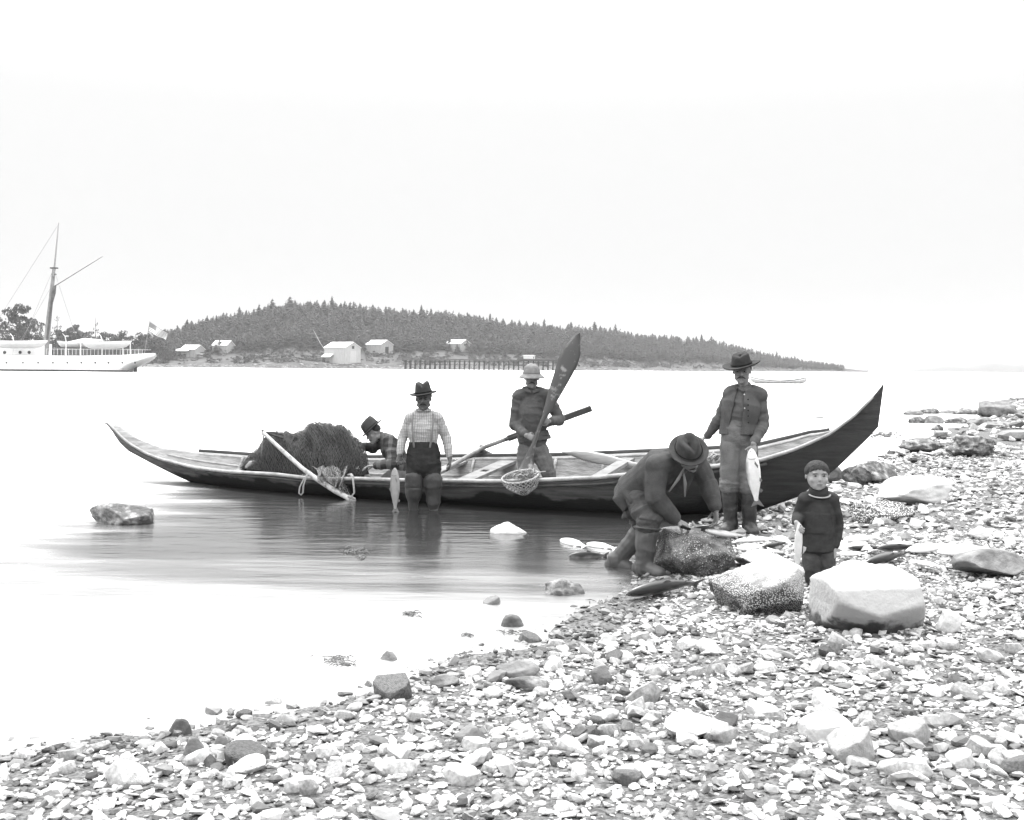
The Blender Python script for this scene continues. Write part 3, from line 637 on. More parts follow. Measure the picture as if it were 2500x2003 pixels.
house(470, 868, 600, 42, 16, 26, 40, .35, 'fenced house with a two step pale roof near the white ship', m_board, lean=(-1.4, .4, .7, 1.0, 3))
# plank fence before it
q0 = hill_at(424, 873); q1 = hill_at(494, 873); pl = []
for i in range(34):
    q = q0+(q1-q0)*i/33; pl.append(box(q+[0, 0, 1.2], (.38, .06, 2.4+.25*rng.random())))
t = thing('plank_fence', q0, 'grey plank fence in front of the house nearest the ship', 'fence'); obj('planks', join(pl), m_board2, t, smooth=False)
obj('rail', box((q0+q1)/2+[0, .1, 1.9], (abs(q1-q0)[0], .1, .15)), m_board, t, smooth=False)
# leaning pole on the slope, beached log
q = P(798, 862, 620); top('leaning_pole', tube([q, P(782, 838, 625), P(765, 806, 632)], [.16, .13, .08], seg=6), m_board2, q, 'bare pole leaning over the scrub left of the waterside shed', 'pole')
q = P(700, 886, 600); top('driftwood_log', tube([q, P(762, 872, 612)], [.2, .35], seg=6), m_board2, q, 'pale driftwood log on the far shore', 'log') if False else None
# ---------------------------------------------------------------- pier
D = 590; q = P(970, 892, D); t = thing('pier', q, 'long timber pier on piles along the far shore', 'pier')
yl = lambda px: 878.5+(px-985)*.0045
v0 = P(970, yl(970), D); v1 = P(1372, yl(1372), D)
obj('deck', box((v0+v1)/2, ((v1-v0)[0], 6, .75)), mat('pier planks', .08, rough=.9), t, smooth=False)
m_pile = mat('pier pile', .02, rough=.9); k = 0
for px in np.arange(990, 1372, 12.0):
    for dy in (-2.6, 2.6):
        a = P(px, yl(px)+1, D); a[1] += dy; gzz = -.6; obj('pile', tube([(a[0], a[1], gzz), (a[0]+.1, a[1], a[2]-.2)], [.36, .34], seg=6), m_pile, t)
    if k % 2 == 0:
        a = P(px, yl(px)+2, D); obj('brace', tube([(a[0], a[1]-2.7, 1.6), (a[0]+2.6, a[1]-2.7, a[2]-.3)], [.12, .12], seg=5), m_pile, t)
    k += 1
for dz_, th_ in ((-.9, .3), (-2.6, .22)): obj('beam', box((v0+v1)/2+[0, -2.9, dz_], ((v1-v0)[0], .2, th_)), m_pile, t, smooth=False)
v0 = P(1262, yl(1262)-.5, D-2); v1 = P(1372, yl(1372)-.5, D-2); obj('end_platform', box((v0+v1)/2+[0, 0, .35], ((v1-v0)[0], 9, .4)), mat('pier planks', .34), t, smooth=False)
house(1292, 877, D, 24, 9.5, 10, 14, .5, 'tiny white hut standing on the end of the pier', mat('white hut boards', .62, rough=.8), win=((0, .3, .7, .25),))
# ---------------------------------------------------------------- the steam ship
DS = 213
def S(px, py, dd=0): return P(px, py, DS+dd)
m_hull = mat('white ship paint', .78, rough=.5, var=.04, scale=.4); m_boot = mat('dark boot top', .05, rough=.6); m_sw = mat('ship white', .72, rough=.6, var=.06, scale=1); m_sg = mat('ship grey', .09, rough=.7, var=.3, scale=1.5)
m_spar = mat('spar', .20, rough=.7, var=.3, scale=.8); m_canvas = mat('canvas', .55, rough=.9, var=.12, scale=1.5)
ship = thing('steamship', S(150, 910), 'white steamship with a raked mast anchored at the left', 'ship')
xs = list(np.linspace(-340, 290, 22))+[300, 310, 320, 332, 345, 356, 364, 367]
Vs = []; nz_ = 12
for p in xs:
    wd = 4.2*min(1, max(0, (p+345)/180))**.6*interp(p, [(250, 1), (330, .85), (356, .55), (367, .08)]); ytop = interp(p, [(-340, 858), (0, 868), (200, 869), (300, 867), (367, 862)])
    zt = S(p, ytop)[2]; zb = -1.2 if p < 300 else S(p, interp(p, [(300, 912), (312, 900), (330, 891), (345, 884), (364, 872), (367, 866)]))[2]
    xx = S(p, 890)[0]
    for j in range(nz_+1):
        tau = j/nz_; o = wd*min(1, tau*3)**.25; Vs.append([xx, DS+3.5-o if True else 0, zb+(zt-zb)*tau**1.0])
    for j in range(nz_+1):
        tau = 1-j/nz_; o = wd*min(1, tau*3)**.25; Vs.append([xx, DS+3.5+o, zb+(zt-zb)*tau])
hf = grid_faces(len(xs), 2*(nz_+1), wrap=True)
obj('hull', (np.array(Vs), hf), m_hull, ship)
bt = []
a = S(-300, 908.6, -.9); b = S(314, 909.6, -.9)
obj('boot_top', box((np.array([a[0], DS-.75, .14])+np.array([b[0], DS-.75, .14]))/2, (b[0]-a[0], .1, .42)), m_boot, ship, smooth=False)
for p in (20, 60, 97, 133, 168, 202, 236, 268, 300, 331):
    c = S(p, 886); obj('porthole', ell((c[0], DS-.72 if p < 290 else DS-.3, c[2]), (.17, .08, .17), nu=10, nv=6), m_boot, ship)
ru = [S(318, 903, 3), S(331, 893, 3), S(334, 893, 3), S(334, 908, 3), S(330, 911, 3)]
obj('rudder', tube([S(332, 892, 3.4), S(331, 910, 3.4)], [.25, .35], seg=8), m_sg, ship)
c0, c1 = S(-330, 860, 1.5), S(104, 860, 1.5); obj('deckhouse', box(((c0[0]+c1[0])/2, DS+3.5, 4.15), (c1[0]-c0[0], 4.5, 2.2)), m_sw, ship, smooth=False)
for p in (48, 70, 10, -30): c = S(p, 862, 1); obj('house_window', ell((c[0], DS+1.2, c[2]+.1), (.32, .08, .32), nu=10, nv=6), m_boot, ship)
c0, c1 = S(120, 860), S(322, 860); obj('deck_structures', join([box(((c0[0]+c1[0])/2, DS+4, 3.7), (c1[0]-c0[0], 3, 1.6))]+[box((S(p, 860)[0], DS+2.2+rng.uniform(0, .6), 3.9), (.5, .4, 1.3)) for p in (128, 150, 171, 212, 246, 270, 286, 300)]), m_sg, ship, smooth=False)
obj('rail', join([box(((c0[0]+c1[0])/2+1.5, DS+.3, 4.25), (c1[0]-c0[0]+4, .06, .06))]+[tube([(S(p, 870)[0], DS+.3, 3.2), (S(p, 870)[0], DS+.3, 4.3)], [.035, .035], seg=4) for p in range(112, 350, 9)]), m_sw, ship)
obj('awning', join([(np.array([S(165, 835, 2), S(262, 837, 2), S(246, 829, 4), S(205, 826, 4), S(165, 835, 7), S(262, 837, 7)]), [(0, 1, 2, 3), (3, 2, 5, 4)])]), m_canvas, ship, smooth=False)
for p in (197, 300, 318): obj('awning_post', tube([S(p, 868, .5), S(p, 838, .5)], [.09, .09], seg=5), m_sw, ship)
mb = S(110, 872, 3); mt_ = S(132, 655, 3)
obj('mast', tube([mb, mb+(mt_-mb)*.5, mt_], [.62, .48, .30], seg=10), m_spar, ship)
obj('topmast', tube([mt_-[0, .2, 1.5], S(139, 590, 3), S(143, 545, 3)], [.2, .13, .07], seg=6), mat('grey spar', .3), ship)
obj('crosstree', join([box(mt_, (1.3, .8, .25)), box(mt_+[0, 0, -1.2], (.8, .5, .2))]), m_sg, ship, smooth=False)
obj('gaff', tube([S(132, 700, 3), S(250, 627, 3)], [.11, .06], seg=6), m_spar, ship)
obj('furled_sail', tube([S(136, 698, 2.6), S(131, 715, 2.6), S(126, 740, 2.6), S(120, 790, 2.6), S(115, 832, 2.6)], [.14, .42, .26, .26, .2], seg=8), m_sg, ship)
for (a, b) in (((131, 656), (40, 868)), ((131, 656), (200, 868)), ((143, 548), (-60, 868)), ((131, 690), (30, 868))): obj('stay', tube([S(*a, 3), S(*b, 2)], [.03, .03], seg=4), m_spar, ship)
for p in (158, 246, 30): obj('davit', tube([S(p+3, 868, .6), S(p+3, 832, .6), S(p+1, 822, .4), S(p-5, 815, 0)], [.11, .10, .09, .06], seg=6), m_sw, ship)
obj('flagstaff', tube([S(352, 866, 3), S(366, 784, 3)], [.08, .05], seg=6), m_spar, ship)
# stern flag
fl = bpy.data.materials.new('flag cloth'); fl.use_nodes = True; N, L, b_ = nodes(fl); b_.inputs['Roughness'].default_value = .9
uv = N.new('ShaderNodeAttribute'); uv.attribute_name = 'fuv'; sp = N.new('ShaderNodeSeparateXYZ'); L.new(uv.outputs['Vector'], sp.inputs[0])
a1 = N.new('ShaderNodeMath'); a1.operation = 'MULTIPLY'; a1.inputs[1].default_value = 6.5; L.new(sp.outputs['Y'], a1.inputs[0])
a2 = N.new('ShaderNodeMath'); a2.operation = 'FRACT'; L.new(a1.outputs[0], a2.inputs[0]); a3 = N.new('ShaderNodeMath'); a3.operation = 'GREATER_THAN'; a3.inputs[1].default_value = .5; L.new(a2.outputs[0], a3.inputs[0])
q_ = N.new('ShaderNodeMix'); q_.data_type = 'RGBA'; L.new(a3.outputs[0], q_.inputs[0]); q_.inputs[6].default_value = (.2, .2, .2, 1); q_.inputs[7].default_value = (.85, .85, .85, 1)
g1 = N.new('ShaderNodeMath'); g1.operation = 'LESS_THAN'; g1.inputs[1].default_value = .4; L.new(sp.outputs['X'], g1.inputs[0]); g2 = N.new('ShaderNodeMath'); g2.operation = 'GREATER_THAN'; g2.inputs[1].default_value = .46; L.new(sp.outputs['Y'], g2.inputs[0])
g3 = N.new('ShaderNodeMath'); g3.operation = 'MULTIPLY'; L.new(g1.outputs[0], g3.inputs[0]); L.new(g2.outputs[0], g3.inputs[1])
q2 = N.new('ShaderNodeMix'); q2.data_type = 'RGBA'; L.new(g3.outputs[0], q2.inputs[0]); L.new(q_.outputs[2], q2.inputs[6]); q2.inputs[7].default_value = (.22, .22, .22, 1); L.new(q2.outputs[2], b_.inputs['Base Color'])
A, B_, C_, D_ = S(366, 786, 3), S(408, 814, 3), S(403, 832, 3), S(361, 809, 3); n1, n2 = 22, 14; Vf = []; uvs = []
for i in range(n1):
    for j in range(n2):
        u, v = i/(n1-1), j/(n2-1); p = (A*(1-u)+B_*u)*(1-v)+(D_*(1-u)+C_*u)*v; p = p+np.array([0, .5*math.sin(u*7+v*2)*u, .12*math.sin(u*9)*u]); Vf.append(p); uvs += [u, 1-v, 0]
fo = obj('flag', (np.array(Vf), grid_faces(n1, n2)), fl, None); fo.data.attributes.new('fuv', 'FLOAT_VECTOR', 'POINT').data.foreach_set('vector', uvs)
fo.modifiers.new('s', 'SOLIDIFY').thickness = .03
fo.parent = ship; fo.data.transform(Matrix.Translation(-ship.location))
# ship's boats hanging at the davits
def small_boat(a, b, h, beam, m, mg, label, cat='boat', d=0, sheer=.12, cover=None):
    """open double-ended boat between two points at gunwale height"""
    a = np.array(a); b = np.array(b); c = (a+b)/2; t = thing('small_boat', c-[0, 0, h], label, cat, None); Lx = b-a; e = nrm(Lx); nn = nrm(np.cross(e, [0, 0, 1])); V = []; n = 21; m_ = 9; V2 = []
    for i in range(n):
        s = -1+2*i/(n-1); wd = beam/2*(1-abs(s)**2.6)+.03; zg = sheer*s*s; zk = -h*(1-abs(s)**6)
        for j in range(m_):
            u = -1+2*j/(m_-1); V.append(c+Lx*s/2+nn*wd*np.sign(u)*abs(u)**.7+np.array([0, 0, zk+(zg-zk)*abs(u)**1.8]))
    o = obj('hull', (np.array(V), grid_faces(n, m_)), m, t); o.modifiers.new('s', 'SOLIDIFY').thickness = .05
    for sd_ in (0, m_-1):
        obj('gunwale', tube([V[i*m_+sd_]+np.array([0, 0, .03]) for i in range(n)], [.06]*n, seg=6), mg, t)
    for s in (-.4, 0, .4): obj('thwart', box(c+Lx*s/2+[0, 0, -.15], (.25, beam*.85, .05)), mg, t, smooth=False)
    if cover: obj('boat_cover', (np.array([np.array(V[i*m_+jj])+np.array([0, 0, .06+(.18 if jj == 99 else 0)]) for i in range(n) for jj in (0, m_-1)]), [(2*i, 2*i+1, 2*i+3, 2*i+2) for i in range(n-1)]), cover, t)
    return t
small_boat(S(-20, 834, -.5), S(116, 834, -.5), 1.3, 2.1, m_sw, m_sw, 'white ship boat hanging left of the mast', d=0, cover=m_canvas)
small_boat(S(140, 834, 5), S(222, 836, 5), 1.2, 2.0, m_sw, m_sg, 'white ship boat on the far side half hidden by the awning')
small_boat(S(199, 835, -.5), S(321, 834, -.5), 1.3, 2.0, m_sw, m_sg, 'white ship boat with a dark rim hanging near the stern', cover=m_canvas)
# far canoe on the water
q = W0(1890, 937); small_boat(np.array([W0(1826, 936)[0], q[1], .30]), np.array([W0(1956, 937)[0], q[1], .30]), .34, .9, mat('pale canoe side', .5, rough=.7), mat('dark canoe rim', .12), 'pale slender boat afloat far out behind the standing man', cat='boat', sheer=.38)
# ---------------------------------------------------------------- haze
hz = bpy.data.materials.new('haze air'); hz.use_nodes = True; N = hz.node_tree.nodes; L = hz.node_tree.links; N.clear(); ho = N.new('ShaderNodeOutputMaterial'); pv = N.new('ShaderNodeVolumePrincipled')
pv.inputs['Color'].default_value = (.95, .95, .95, 1); pv.inputs['Density'].default_value = HAZE = 0.00018; pv.inputs['Anisotropy'].default_value = 0.0
L.new(pv.outputs[0], ho.inputs['Volume']); 
hb = obj('haze', box((0, 2000, 21.5), (8100, 4200, 69)), hz, smooth=False); tag(hb, 'thin sea haze over the water', 'haze', kind='stuff')
# ================================================================= the canoe
CE = np.array([math.cos(math.radians(23.4)), -math.sin(math.radians(23.4)), 0]); CN = np.array([math.sin(math.radians(23.4)), math.cos(math.radians(23.4)), 0]); C0 = np.array([.41, 12.87, 0])
NEAR = [(262, 1033), (276, 1047), (296, 1068), (315, 1084), (355, 1108), (394, 1123), (473, 1143), (552, 1153), (670, 1159), (768, 1171), (873, 1170), (980, 1174), (1079, 1175), (1224, 1177), (1310, 1174), (1455, 1168), (1513, 1162), (1738, 1141), (1862, 1124), (1943, 1098), (2024, 1062), (2085, 1017), (2125, 977), (2159, 936)]
FARG = [(280, 1030), (312, 1054), (335, 1070), (394, 1093), (473, 1103), (630, 1114), (900, 1119), (1108, 1117), (1212, 1116), (1368, 1114), (1484, 1109), (1723, 1099), (1851, 1090), (1943, 1068), (2024, 1046), (2085, 1017), (2125, 977), (2159, 936)]
def cw(k): return interp(k, [(-6.42, .13), (-6.1, .16), (-5.6, .23), (-5, .34), (-4, .50), (-3, .62), (-2, .70), (-1, .75), (0, .77), (1, .72), (1.6, .62), (2.1, .49), (2.6, .33), (3, .2), (3.3, .11), (3.66, .012)])
def cp(k, o): return C0+CE*k+CN*o
def zpix(p, tab):
    px = 1250+F*p[0]/p[1]
    for _ in range(3):
        py = interp(px, tab); x, z = ray(px, py); px += (p[0]/p[1]-x)*F
    return HC-ray(px, interp(px, tab))[1]*p[1]
def zk(k): return interp(k, [(-6.42, .66), (-6.3, .50), (-6.12, .37), (-5.7, .21), (-5.3, .07), (-5.0, -.02), (-4.4, -.09), (-2, -.13), (1, -.10), (1.8, -.01), (2.385, .045), (2.85, .24), (3.226, .563), (3.5, .85), (3.62, .99), (3.64, 1.2), (3.66, 1.40)])
def znear(k): return zpix(cp(k, -cw(k)), NEAR)
def zfar(k):
    f = zpix(cp(k, cw(k)), FARG); t = np.clip((k-2.9)/.5, 0, 1); return f*(1-t)+(znear(k)+.01)*t
KS = np.array(sorted(set(np.round(np.concatenate([np.linspace(-6.42, -4.8, 22), np.linspace(-4.8, 2, 45), np.linspace(2, 3.66, 34)]), 3))))
ZN = np.array([znear(k) for k in KS]); ZF = np.array([zfar(k) for k in KS]); ZK = np.array([zk(k) for k in KS]); WD = np.array([cw(k) for k in KS])
def sec(i, tau, side, inset=0.0):
    """point on the hull: tau 0 keel .. 1 gunwale; side -1 near, +1 far"""
    k = KS[i]; zg = (ZN if side < 0 else ZF)[i]; e = interp(k, [(-6.4, 1.1), (-5, .75), (-3, .55), (1, .55), (2.2, .8), (3.2, 1.2), (3.66, 1.3)])
    w_ = max(WD[i]-inset, .004); o = w_*(tau**e)*(1+.0*tau); z = ZK[i]+inset+(zg-ZK[i]-inset)*(tau**interp(k, [(-5, 1.1), (-3, 1.6), (1, 1.6), (2.5, 1.15)]))
    return cp(k, side*o)+np.array([0, 0, z])
NT = 12; Vc = []; n = len(KS)
for i in range(n):
    th = min(.035, WD[i]*.45)
    prof = [sec(i, 1-j/NT, -1) for j in range(NT)]+[sec(i, j/NT, 1) for j in range(NT+1)]
    inn = [sec(i, 1-j/NT, 1, th) for j in range(NT)]+[sec(i, j/NT, -1, th) for j in range(NT+1)]
    Vc += prof+inn
mper = (2*NT+1)*2; Fh = []
Fo = []; Fi = []
for i in range(n-1):
    for j in range(mper):
        j2 = (j+1) % mper; q = (i*mper+j, (i+1)*mper+j, (i+1)*mper+j2, i*mper+j2)
        (Fo if j < 2*NT else Fi).append(q)
Fo.append(tuple(range(mper))); Fo.append(tuple(range((n-1)*mper+mper-1, (n-1)*mper-1, -1)))
# hull paint: worn grey above, ragged tar below
mh = mat('canoe side', .10, rough=.7, var=.45, scale=3, stretch=(1, 1, 9), bump=.5, bscale=14)
N, L, b = nodes(mh); src = b.inputs['Base Color'].links[0].from_socket
t_ = N.new('ShaderNodeTexCoord'); sx = N.new('ShaderNodeSeparateXYZ'); L.new(t_.outputs['Object'], sx.inputs[0])
nz = N.new('ShaderNodeTexNoise'); nz.inputs['Scale'].default_value = 2.2; nz.inputs['Detail'].default_value = 7; L.new(t_.outputs['Object'], nz.inputs['Vector'])
ad = N.new('ShaderNodeMath'); ad.operation = 'MULTIPLY_ADD'; ad.inputs[1].default_value = .55; L.new(nz.outputs['Fac'], ad.inputs[0]); L.new(sx.outputs['Z'], ad.inputs[2])
x2 = N.new('ShaderNodeMath'); x2.operation = 'MULTIPLY_ADD'; x2.inputs[1].default_value = .0; L.new(sx.outputs['X'], x2.inputs[0]); L.new(ad.outputs[0], x2.inputs[2])
mr = N.new('ShaderNodeMapRange'); mr.inputs[1].default_value = .40; mr.inputs[2].default_value = .44; L.new(x2.outputs[0], mr.inputs[0])
xr = N.new('ShaderNodeMapRange'); xr.inputs[1].default_value = -.2; xr.inputs[2].default_value = 1.4; xr.inputs[3].default_value = 1; xr.inputs[4].default_value = .25; L.new(sx.outputs['X'], xr.inputs[0])
mq = N.new('ShaderNodeMath'); mq.operation = 'MULTIPLY'; L.new(mr.outputs[0], mq.inputs[0]); L.new(xr.outputs[0], mq.inputs[1])
q_ = N.new('ShaderNodeMix'); q_.data_type = 'RGBA'; L.new(mq.outputs[0], q_.inputs[0]); q_.inputs[6].default_value = (.014, .014, .014, 1); L.new(src, q_.inputs[7]); L.new(q_.outputs[2], b.inputs['Base Color'])
m_in = mat('canoe inside wood', .24, rough=.85, var=.4, scale=5, stretch=(1, 1, 6), bump=.5, bscale=20)
m_rail = mat('worn gunwale wood', .27, rough=.8, var=.3, scale=9, bump=.4, bscale=40); m_raild = mat('dark rail', .05, rough=.7, var=.4, scale=6)
canoe = thing('canoe', C0, 'long dark dugout canoe with raised ends drawn up at the shore', 'canoe')
ho = obj('hull', (np.array(Vc), Fo+Fi), mh, canoe); ho.data.materials.append(m_in)
ho.data.polygons.foreach_set('material_index', [0]*len(Fo)+[1]*len(Fi)); ho.data.update()
def rail(name, side, tau, out, a, b, k0, k1, m, up=0.0):
    idx = [i for i in range(n) if k0 <= KS[i] <= k1]; pts = [sec(i, tau, side)+CN*side*out*min(1, WD[i]/.2)+np.array([0, 0, up*min(1, WD[i]/.3)]) for i in idx]
    return obj(name, tube(pts, [(a*(.4+.6*min(1, WD[i]/.4)), b*(.5+.5*min(1, WD[i]/.4))) for i in idx], ref=CN, seg=8, caps='flat'), m, canoe)
rail('gunwale', -1, 1, -.005, .028, .022, -6.42, 3.6, m_rail, .005); rail('gunwale', 1, 1, -.03, .028, .022, -6.42, 3.3, m_rail, -.03)
rail('washstrake', 1, 1, .015, .012, .032, -5.2, 3.15, m_raild, .01)
rail('rubbing_strip', -1, .9167, .012, .020, .018, -5.9, 2.6, m_raild)
rail('stringer', 1, .72, -.035, .012, .016, -5.6, 2.4, m_rail); rail('stringer', 1, .45, -.05, .012, .014, -5, 2, m_in)
m_thw = mat('thwart wood', .17, rough=.85, var=.3, scale=8, bump=.3, bscale=40)
def thwart(pxn, k_, wd, th, drop, hole=False, m=m_thw):
    i = int(np.argmin(abs(KS-k_))); a = sec(i, .93, -1); b = sec(i, .93, 1); c = (a+b)/2+[0, 0, .01]; x = nrm(b-a); R = basis(x=x, z=(0, 0, 1)); Ln = np.linalg.norm(b-a)
    if not hole: return obj('thwart', box(c, (Ln, wd, th), R), m, canoe, smooth=False)
    bits = [box(c+R@np.array([-Ln*.25-.03, 0, 0]), (Ln*.5-.06, wd, th), R), box(c+R@np.array([Ln*.25+.03, 0, 0]), (Ln*.5-.06, wd, th), R)]
    for s in (-1, 1): bits.append(box(c+R@np.array([0, s*wd*.36, 0]), (.118, wd*.279, th), R))
    return obj('thwart', join(bits), m, canoe, smooth=False)
def kpix(px, side=-1): ks = np.linspace(-6, 3.5, 400); return ks[int(np.argmin([abs(1250+F*(cp(k, side*cw(k))[0]/cp(k, side*cw(k))[1])-px) for k in ks]))]
thwart(0, kpix(1122), .20, .035, 0, hole=True); thwart(0, kpix(1456), .14, .035, 0); thwart(0, kpix(1000), .14, .03, 0); thwart(0, kpix(560), .14, .03, 0)
for kk in np.arange(-4.5, 2.2, .55):
    i = int(np.argmin(abs(KS-kk))); pts = [sec(i, t, -1, .045) for t in (1, .8, .6, .4, .2)]+[sec(i, t, 1, .045) for t in (0, .2, .4, .6, .8, .97)]
    obj('rib', tube(pts, [(.02, .012)]*len(pts), ref=CE, seg=6, caps='flat'), m_in, canoe)
# oarlock on the far rail
i = int(np.argmin(abs(KS-kpix(1175, 1)))); q = sec(i, 1, 1)
hump = P(1176, 1108, q[1]); obj('oarlock_block', tube([P(1140, 1117, q[1]), P(1165, 1109, q[1]), P(1180, 1107, q[1]), P(1205, 1115, q[1]), P(1235, 1117, q[1])], [(.03, .02), (.03, .05), (.03, .055), (.03, .03), (.03, .015)], ref=CN, seg=8), m_raild, canoe)
obj('oar_loop', tube([P(1176, 1108, q[1]), P(1171, 1098, q[1]-.05), P(1172, 1089, q[1]-.03), P(1178, 1089, q[1]+.03), P(1179, 1100, q[1]+.05), P(1177, 1108, q[1])], [.012]*6, seg=6), m_raild, canoe)
# ---------------------------------------------------------------- paddles and oars
m_pad = mat('paddle wood', .07, rough=.7, scale=3, v2=.26, thr=(.62, .06), stretch=(3, 3, 3), bump=.2)
m_pad2 = mat('bleached paddle', .33, rough=.8, var=.2, scale=5, stretch=(1, 1, 8)); m_oar = mat('oar wood', .17, rough=.75, var=.35, scale=6)
def blade_strip(L_, R_, dL, th=.018):
    """outline given as left and right edge points (px) with depth; a real slab with thickness"""
    V = []
    for (a, b, d) in zip(L_, R_, dL):
        A = P(*a, d); B = P(*b, d+.02); mid = (A+B)/2
        ey = np.array([0, -th, 0]); V += [A, A*.82+B*.18+ey*.6, mid+ey, A*.18+B*.82+ey*.6, B, A*.18+B*.82-ey*.6, mid-ey, A*.82+B*.18-ey*.6]
    nn = len(dL); Fb = grid_faces(nn, 8, wrap=True)+[tuple(range(8)), tuple(8*(nn-1)+j for j in range(7, -1, -1))]
    return np.array(V), Fb
dk = 12.85
Lp = [(1415, 813.5), (1397, 826), (1377, 847), (1363, 876), (1353, 910), (1339, 954), (1328, 997), (1322, 1020), (1314, 1040), (1306, 1062), (1296, 1087), (1282, 1115), (1266, 1146)]
Rp = [(1416.5, 814), (1417, 835), (1417.5, 866), (1408, 896), (1395, 920), (1378, 950), (1345, 1006), (1332, 1024), (1322, 1044), (1314, 1066), (1307, 1092), (1302, 1120), (1302, 1152)]
pd = top('paddle', blade_strip(Lp, Rp, list(np.linspace(12.82, 12.60, 13)), .026), m_pad, P(1284, 1150, 12.9), 'long dark scuffed paddle held upright by the man standing in the canoe', 'paddle')
a = W0(1, 1); do = 13.35
A = P(1095, 1142, 12.6); Bq = P(1176, 1095, 14.0); Cq = P(1240, 1071, 13.95); Dq = P(1370, 1027, 13.9); Eq = P(1444, 997, 13.85)
t = thing('oar', A, 'long oar with a square-ended blade lying across the far rail behind the standing man', 'oar')
obj('shaft', tube([A, Bq, Cq], [.026, .026, .026]), m_oar, t)
R = basis(x=Eq-Cq, z=(0, -.35, 1)); obj('blade', join([tube([Cq-(Cq-Bq)*.08, Cq+(Dq-Cq)*.2], [.027, .03]), box((Cq+Eq)/2, (np.linalg.norm(Eq-Cq), .028, .075), R)]), mat('oar blade dark', .06, rough=.7, var=.3), t, smooth=False)
Lp = [(1369, 1103), (1400, 1100.5), (1435, 1101), (1475, 1108), (1520, 1121), (1545, 1128), (1580, 1136)]; Rp = [(1370, 1104), (1392, 1112), (1425, 1125), (1462, 1134), (1510, 1139), (1540, 1142), (1580, 1143)]
p2 = top('paddle', blade_strip(Lp, Rp, [13.3, 13.25, 13.2, 13.1, 13.0, 12.9, 12.8], .02), m_pad2, P(1480, 1130, 13), 'bleached paddle lying across the canoe with its pointed blade over the far rail', 'paddle')
# ---------------------------------------------------------------- net pile
m_net = mat('dark net twine', .06, rough=.95, var=.5, scale=30, spec=.1); m_netb = mat('net mass', .035, rough=1, var=.6, scale=40, bump=1, bscale=60, spec=.05)
NTOP = [(597, 1148), (612, 1120), (640, 1085), (652, 1062), (690, 1056), (720, 1062), (745, 1050), (775, 1038), (800, 1039), (830, 1045), (850, 1052), (862, 1068), (880, 1092), (893, 1118), (900, 1140)]
NBOT = [(597, 1144), (640, 1150), (670, 1156), (700, 1160), (768, 1166), (860, 1166), (900, 1158)]
def heap(u, v):
    """u 0..1 left-right, v 0..1 bottom-near .. top .. far side; a domed heap about 1 m deep"""
    px = 597+303*u; yt = interp(px, NTOP); yb = interp(px, NBOT); th = math.pi*.5*min(v, 1)
    kk = -.35; dn = interp(px, [(597, 14.06), (750, 13.58), (900, 13.15)]); dpt = .55*min(1, 3.2*u*(1-u)+.15)
    if v <= 1:
        f = math.sin(th)**.95; y = yb+(yt-yb)*f; d = dn+dpt*(1-math.cos(th)); return P(px, y, d)
    th2 = math.pi*.5*(v-1); top_ = P(px, yt, dn+dpt); return np.array([top_[0]*(1+.04*(v-1)), top_[1]+dpt*math.sin(th2)*1.1, top_[2]-(top_[2]-.15)*(1-math.cos(th2))])
def heapmesh(nu, nv, amp, s, v1=2.0, off=0.0):
    Q = np.array([heap(i/(nu-1), v1*j/(nv-1)) for i in range(nu) for j in range(nv)]); g = Q.reshape(nu, nv, 3)
    du = np.gradient(g, axis=0); dv = np.gradient(g, axis=1); nr = np.cross(du, dv).reshape(-1, 3); nr /= np.maximum(np.linalg.norm(nr, axis=1), 1e-9)[:, None]; nr[nr[:, 1] > 0] *= 1
    if nr[nu//2*nv+nv//4][1] > 0: nr = -nr
    # hanging folds run down the heap
    U = np.repeat(np.arange(nu)/(nu-1), nv); Vv = np.tile(np.arange(nv)/(nv-1), nu)*v1
    fold = fbm(np.stack([U*16+Vv*1.5, Vv*2.4, 0*U], 1), 1, s, 3)*np.sin(np.clip(Vv, 0, 1)*2.6)
    return Q+nr*(amp*fold+off)[:, None], grid_faces(nu, nv)
def PN(px, py, d): return P(px, py, d+interp(px, [(600, 1.1), (640, 1.05), (735, .85), (775, .78), (852, .68), (900, .5)]))
hpq = PN(750, 1165, 13.3); hpq[2] = .1
net = thing('fishing_net', hpq, 'great dark heap of fishing net piled in the canoe', 'net')
hv, hf = heapmesh(120, 90, .05, 3, off=-.012); obj('net_bulk', (hv, hf), m_netb, net)
def strands(nu, nv, amp, s, r, off, v1=1.5, jit=.15, u0=0, u1=1):
    V, _ = heapmesh(nu*3, nv*3, amp, s, v1=v1, off=off); g = V.reshape(nu*3, nv*3, 3); parts = []
    def gg(i, j): i = min(max(i, 0), nu*3-1); j = min(max(j, 0), nv*3-1); return g[int(i), int(j)]+nrm([0, -1, .5])*rng.normal(0, .004)
    pts = {}
    for i in range(nu):
        for j in range(nv): pts[i, j] = gg(i*3+(1.5 if j % 2 else 0)+rng.normal(0, jit), j*3+rng.normal(0, jit))
    for i in range(int(u0*nu), int(u1*nu)):
        for j in range(nv-1):
            a = pts[i, j]; 
            for b in ([pts[i, j+1], pts.get((i-1, j+1))] if j % 2 == 0 else [pts[i, j+1], pts.get((i+1, j+1))]):
                if b is None or np.linalg.norm(a-b) > .12: continue
                s_ = nrm(np.cross(b-a, [0, 1, .3])); u_ = nrm(np.cross(b-a, s_)); 
                parts.append((np.array([a+s_*r, a-s_*r*.5+u_*r*.87, a-s_*r*.5-u_*r*.87, b+s_*r, b-s_*r*.5+u_*r*.87, b-s_*r*.5-u_*r*.87]), [(0, 1, 4, 3), (1, 2, 5, 4), (2, 0, 3, 5)]))
    return parts
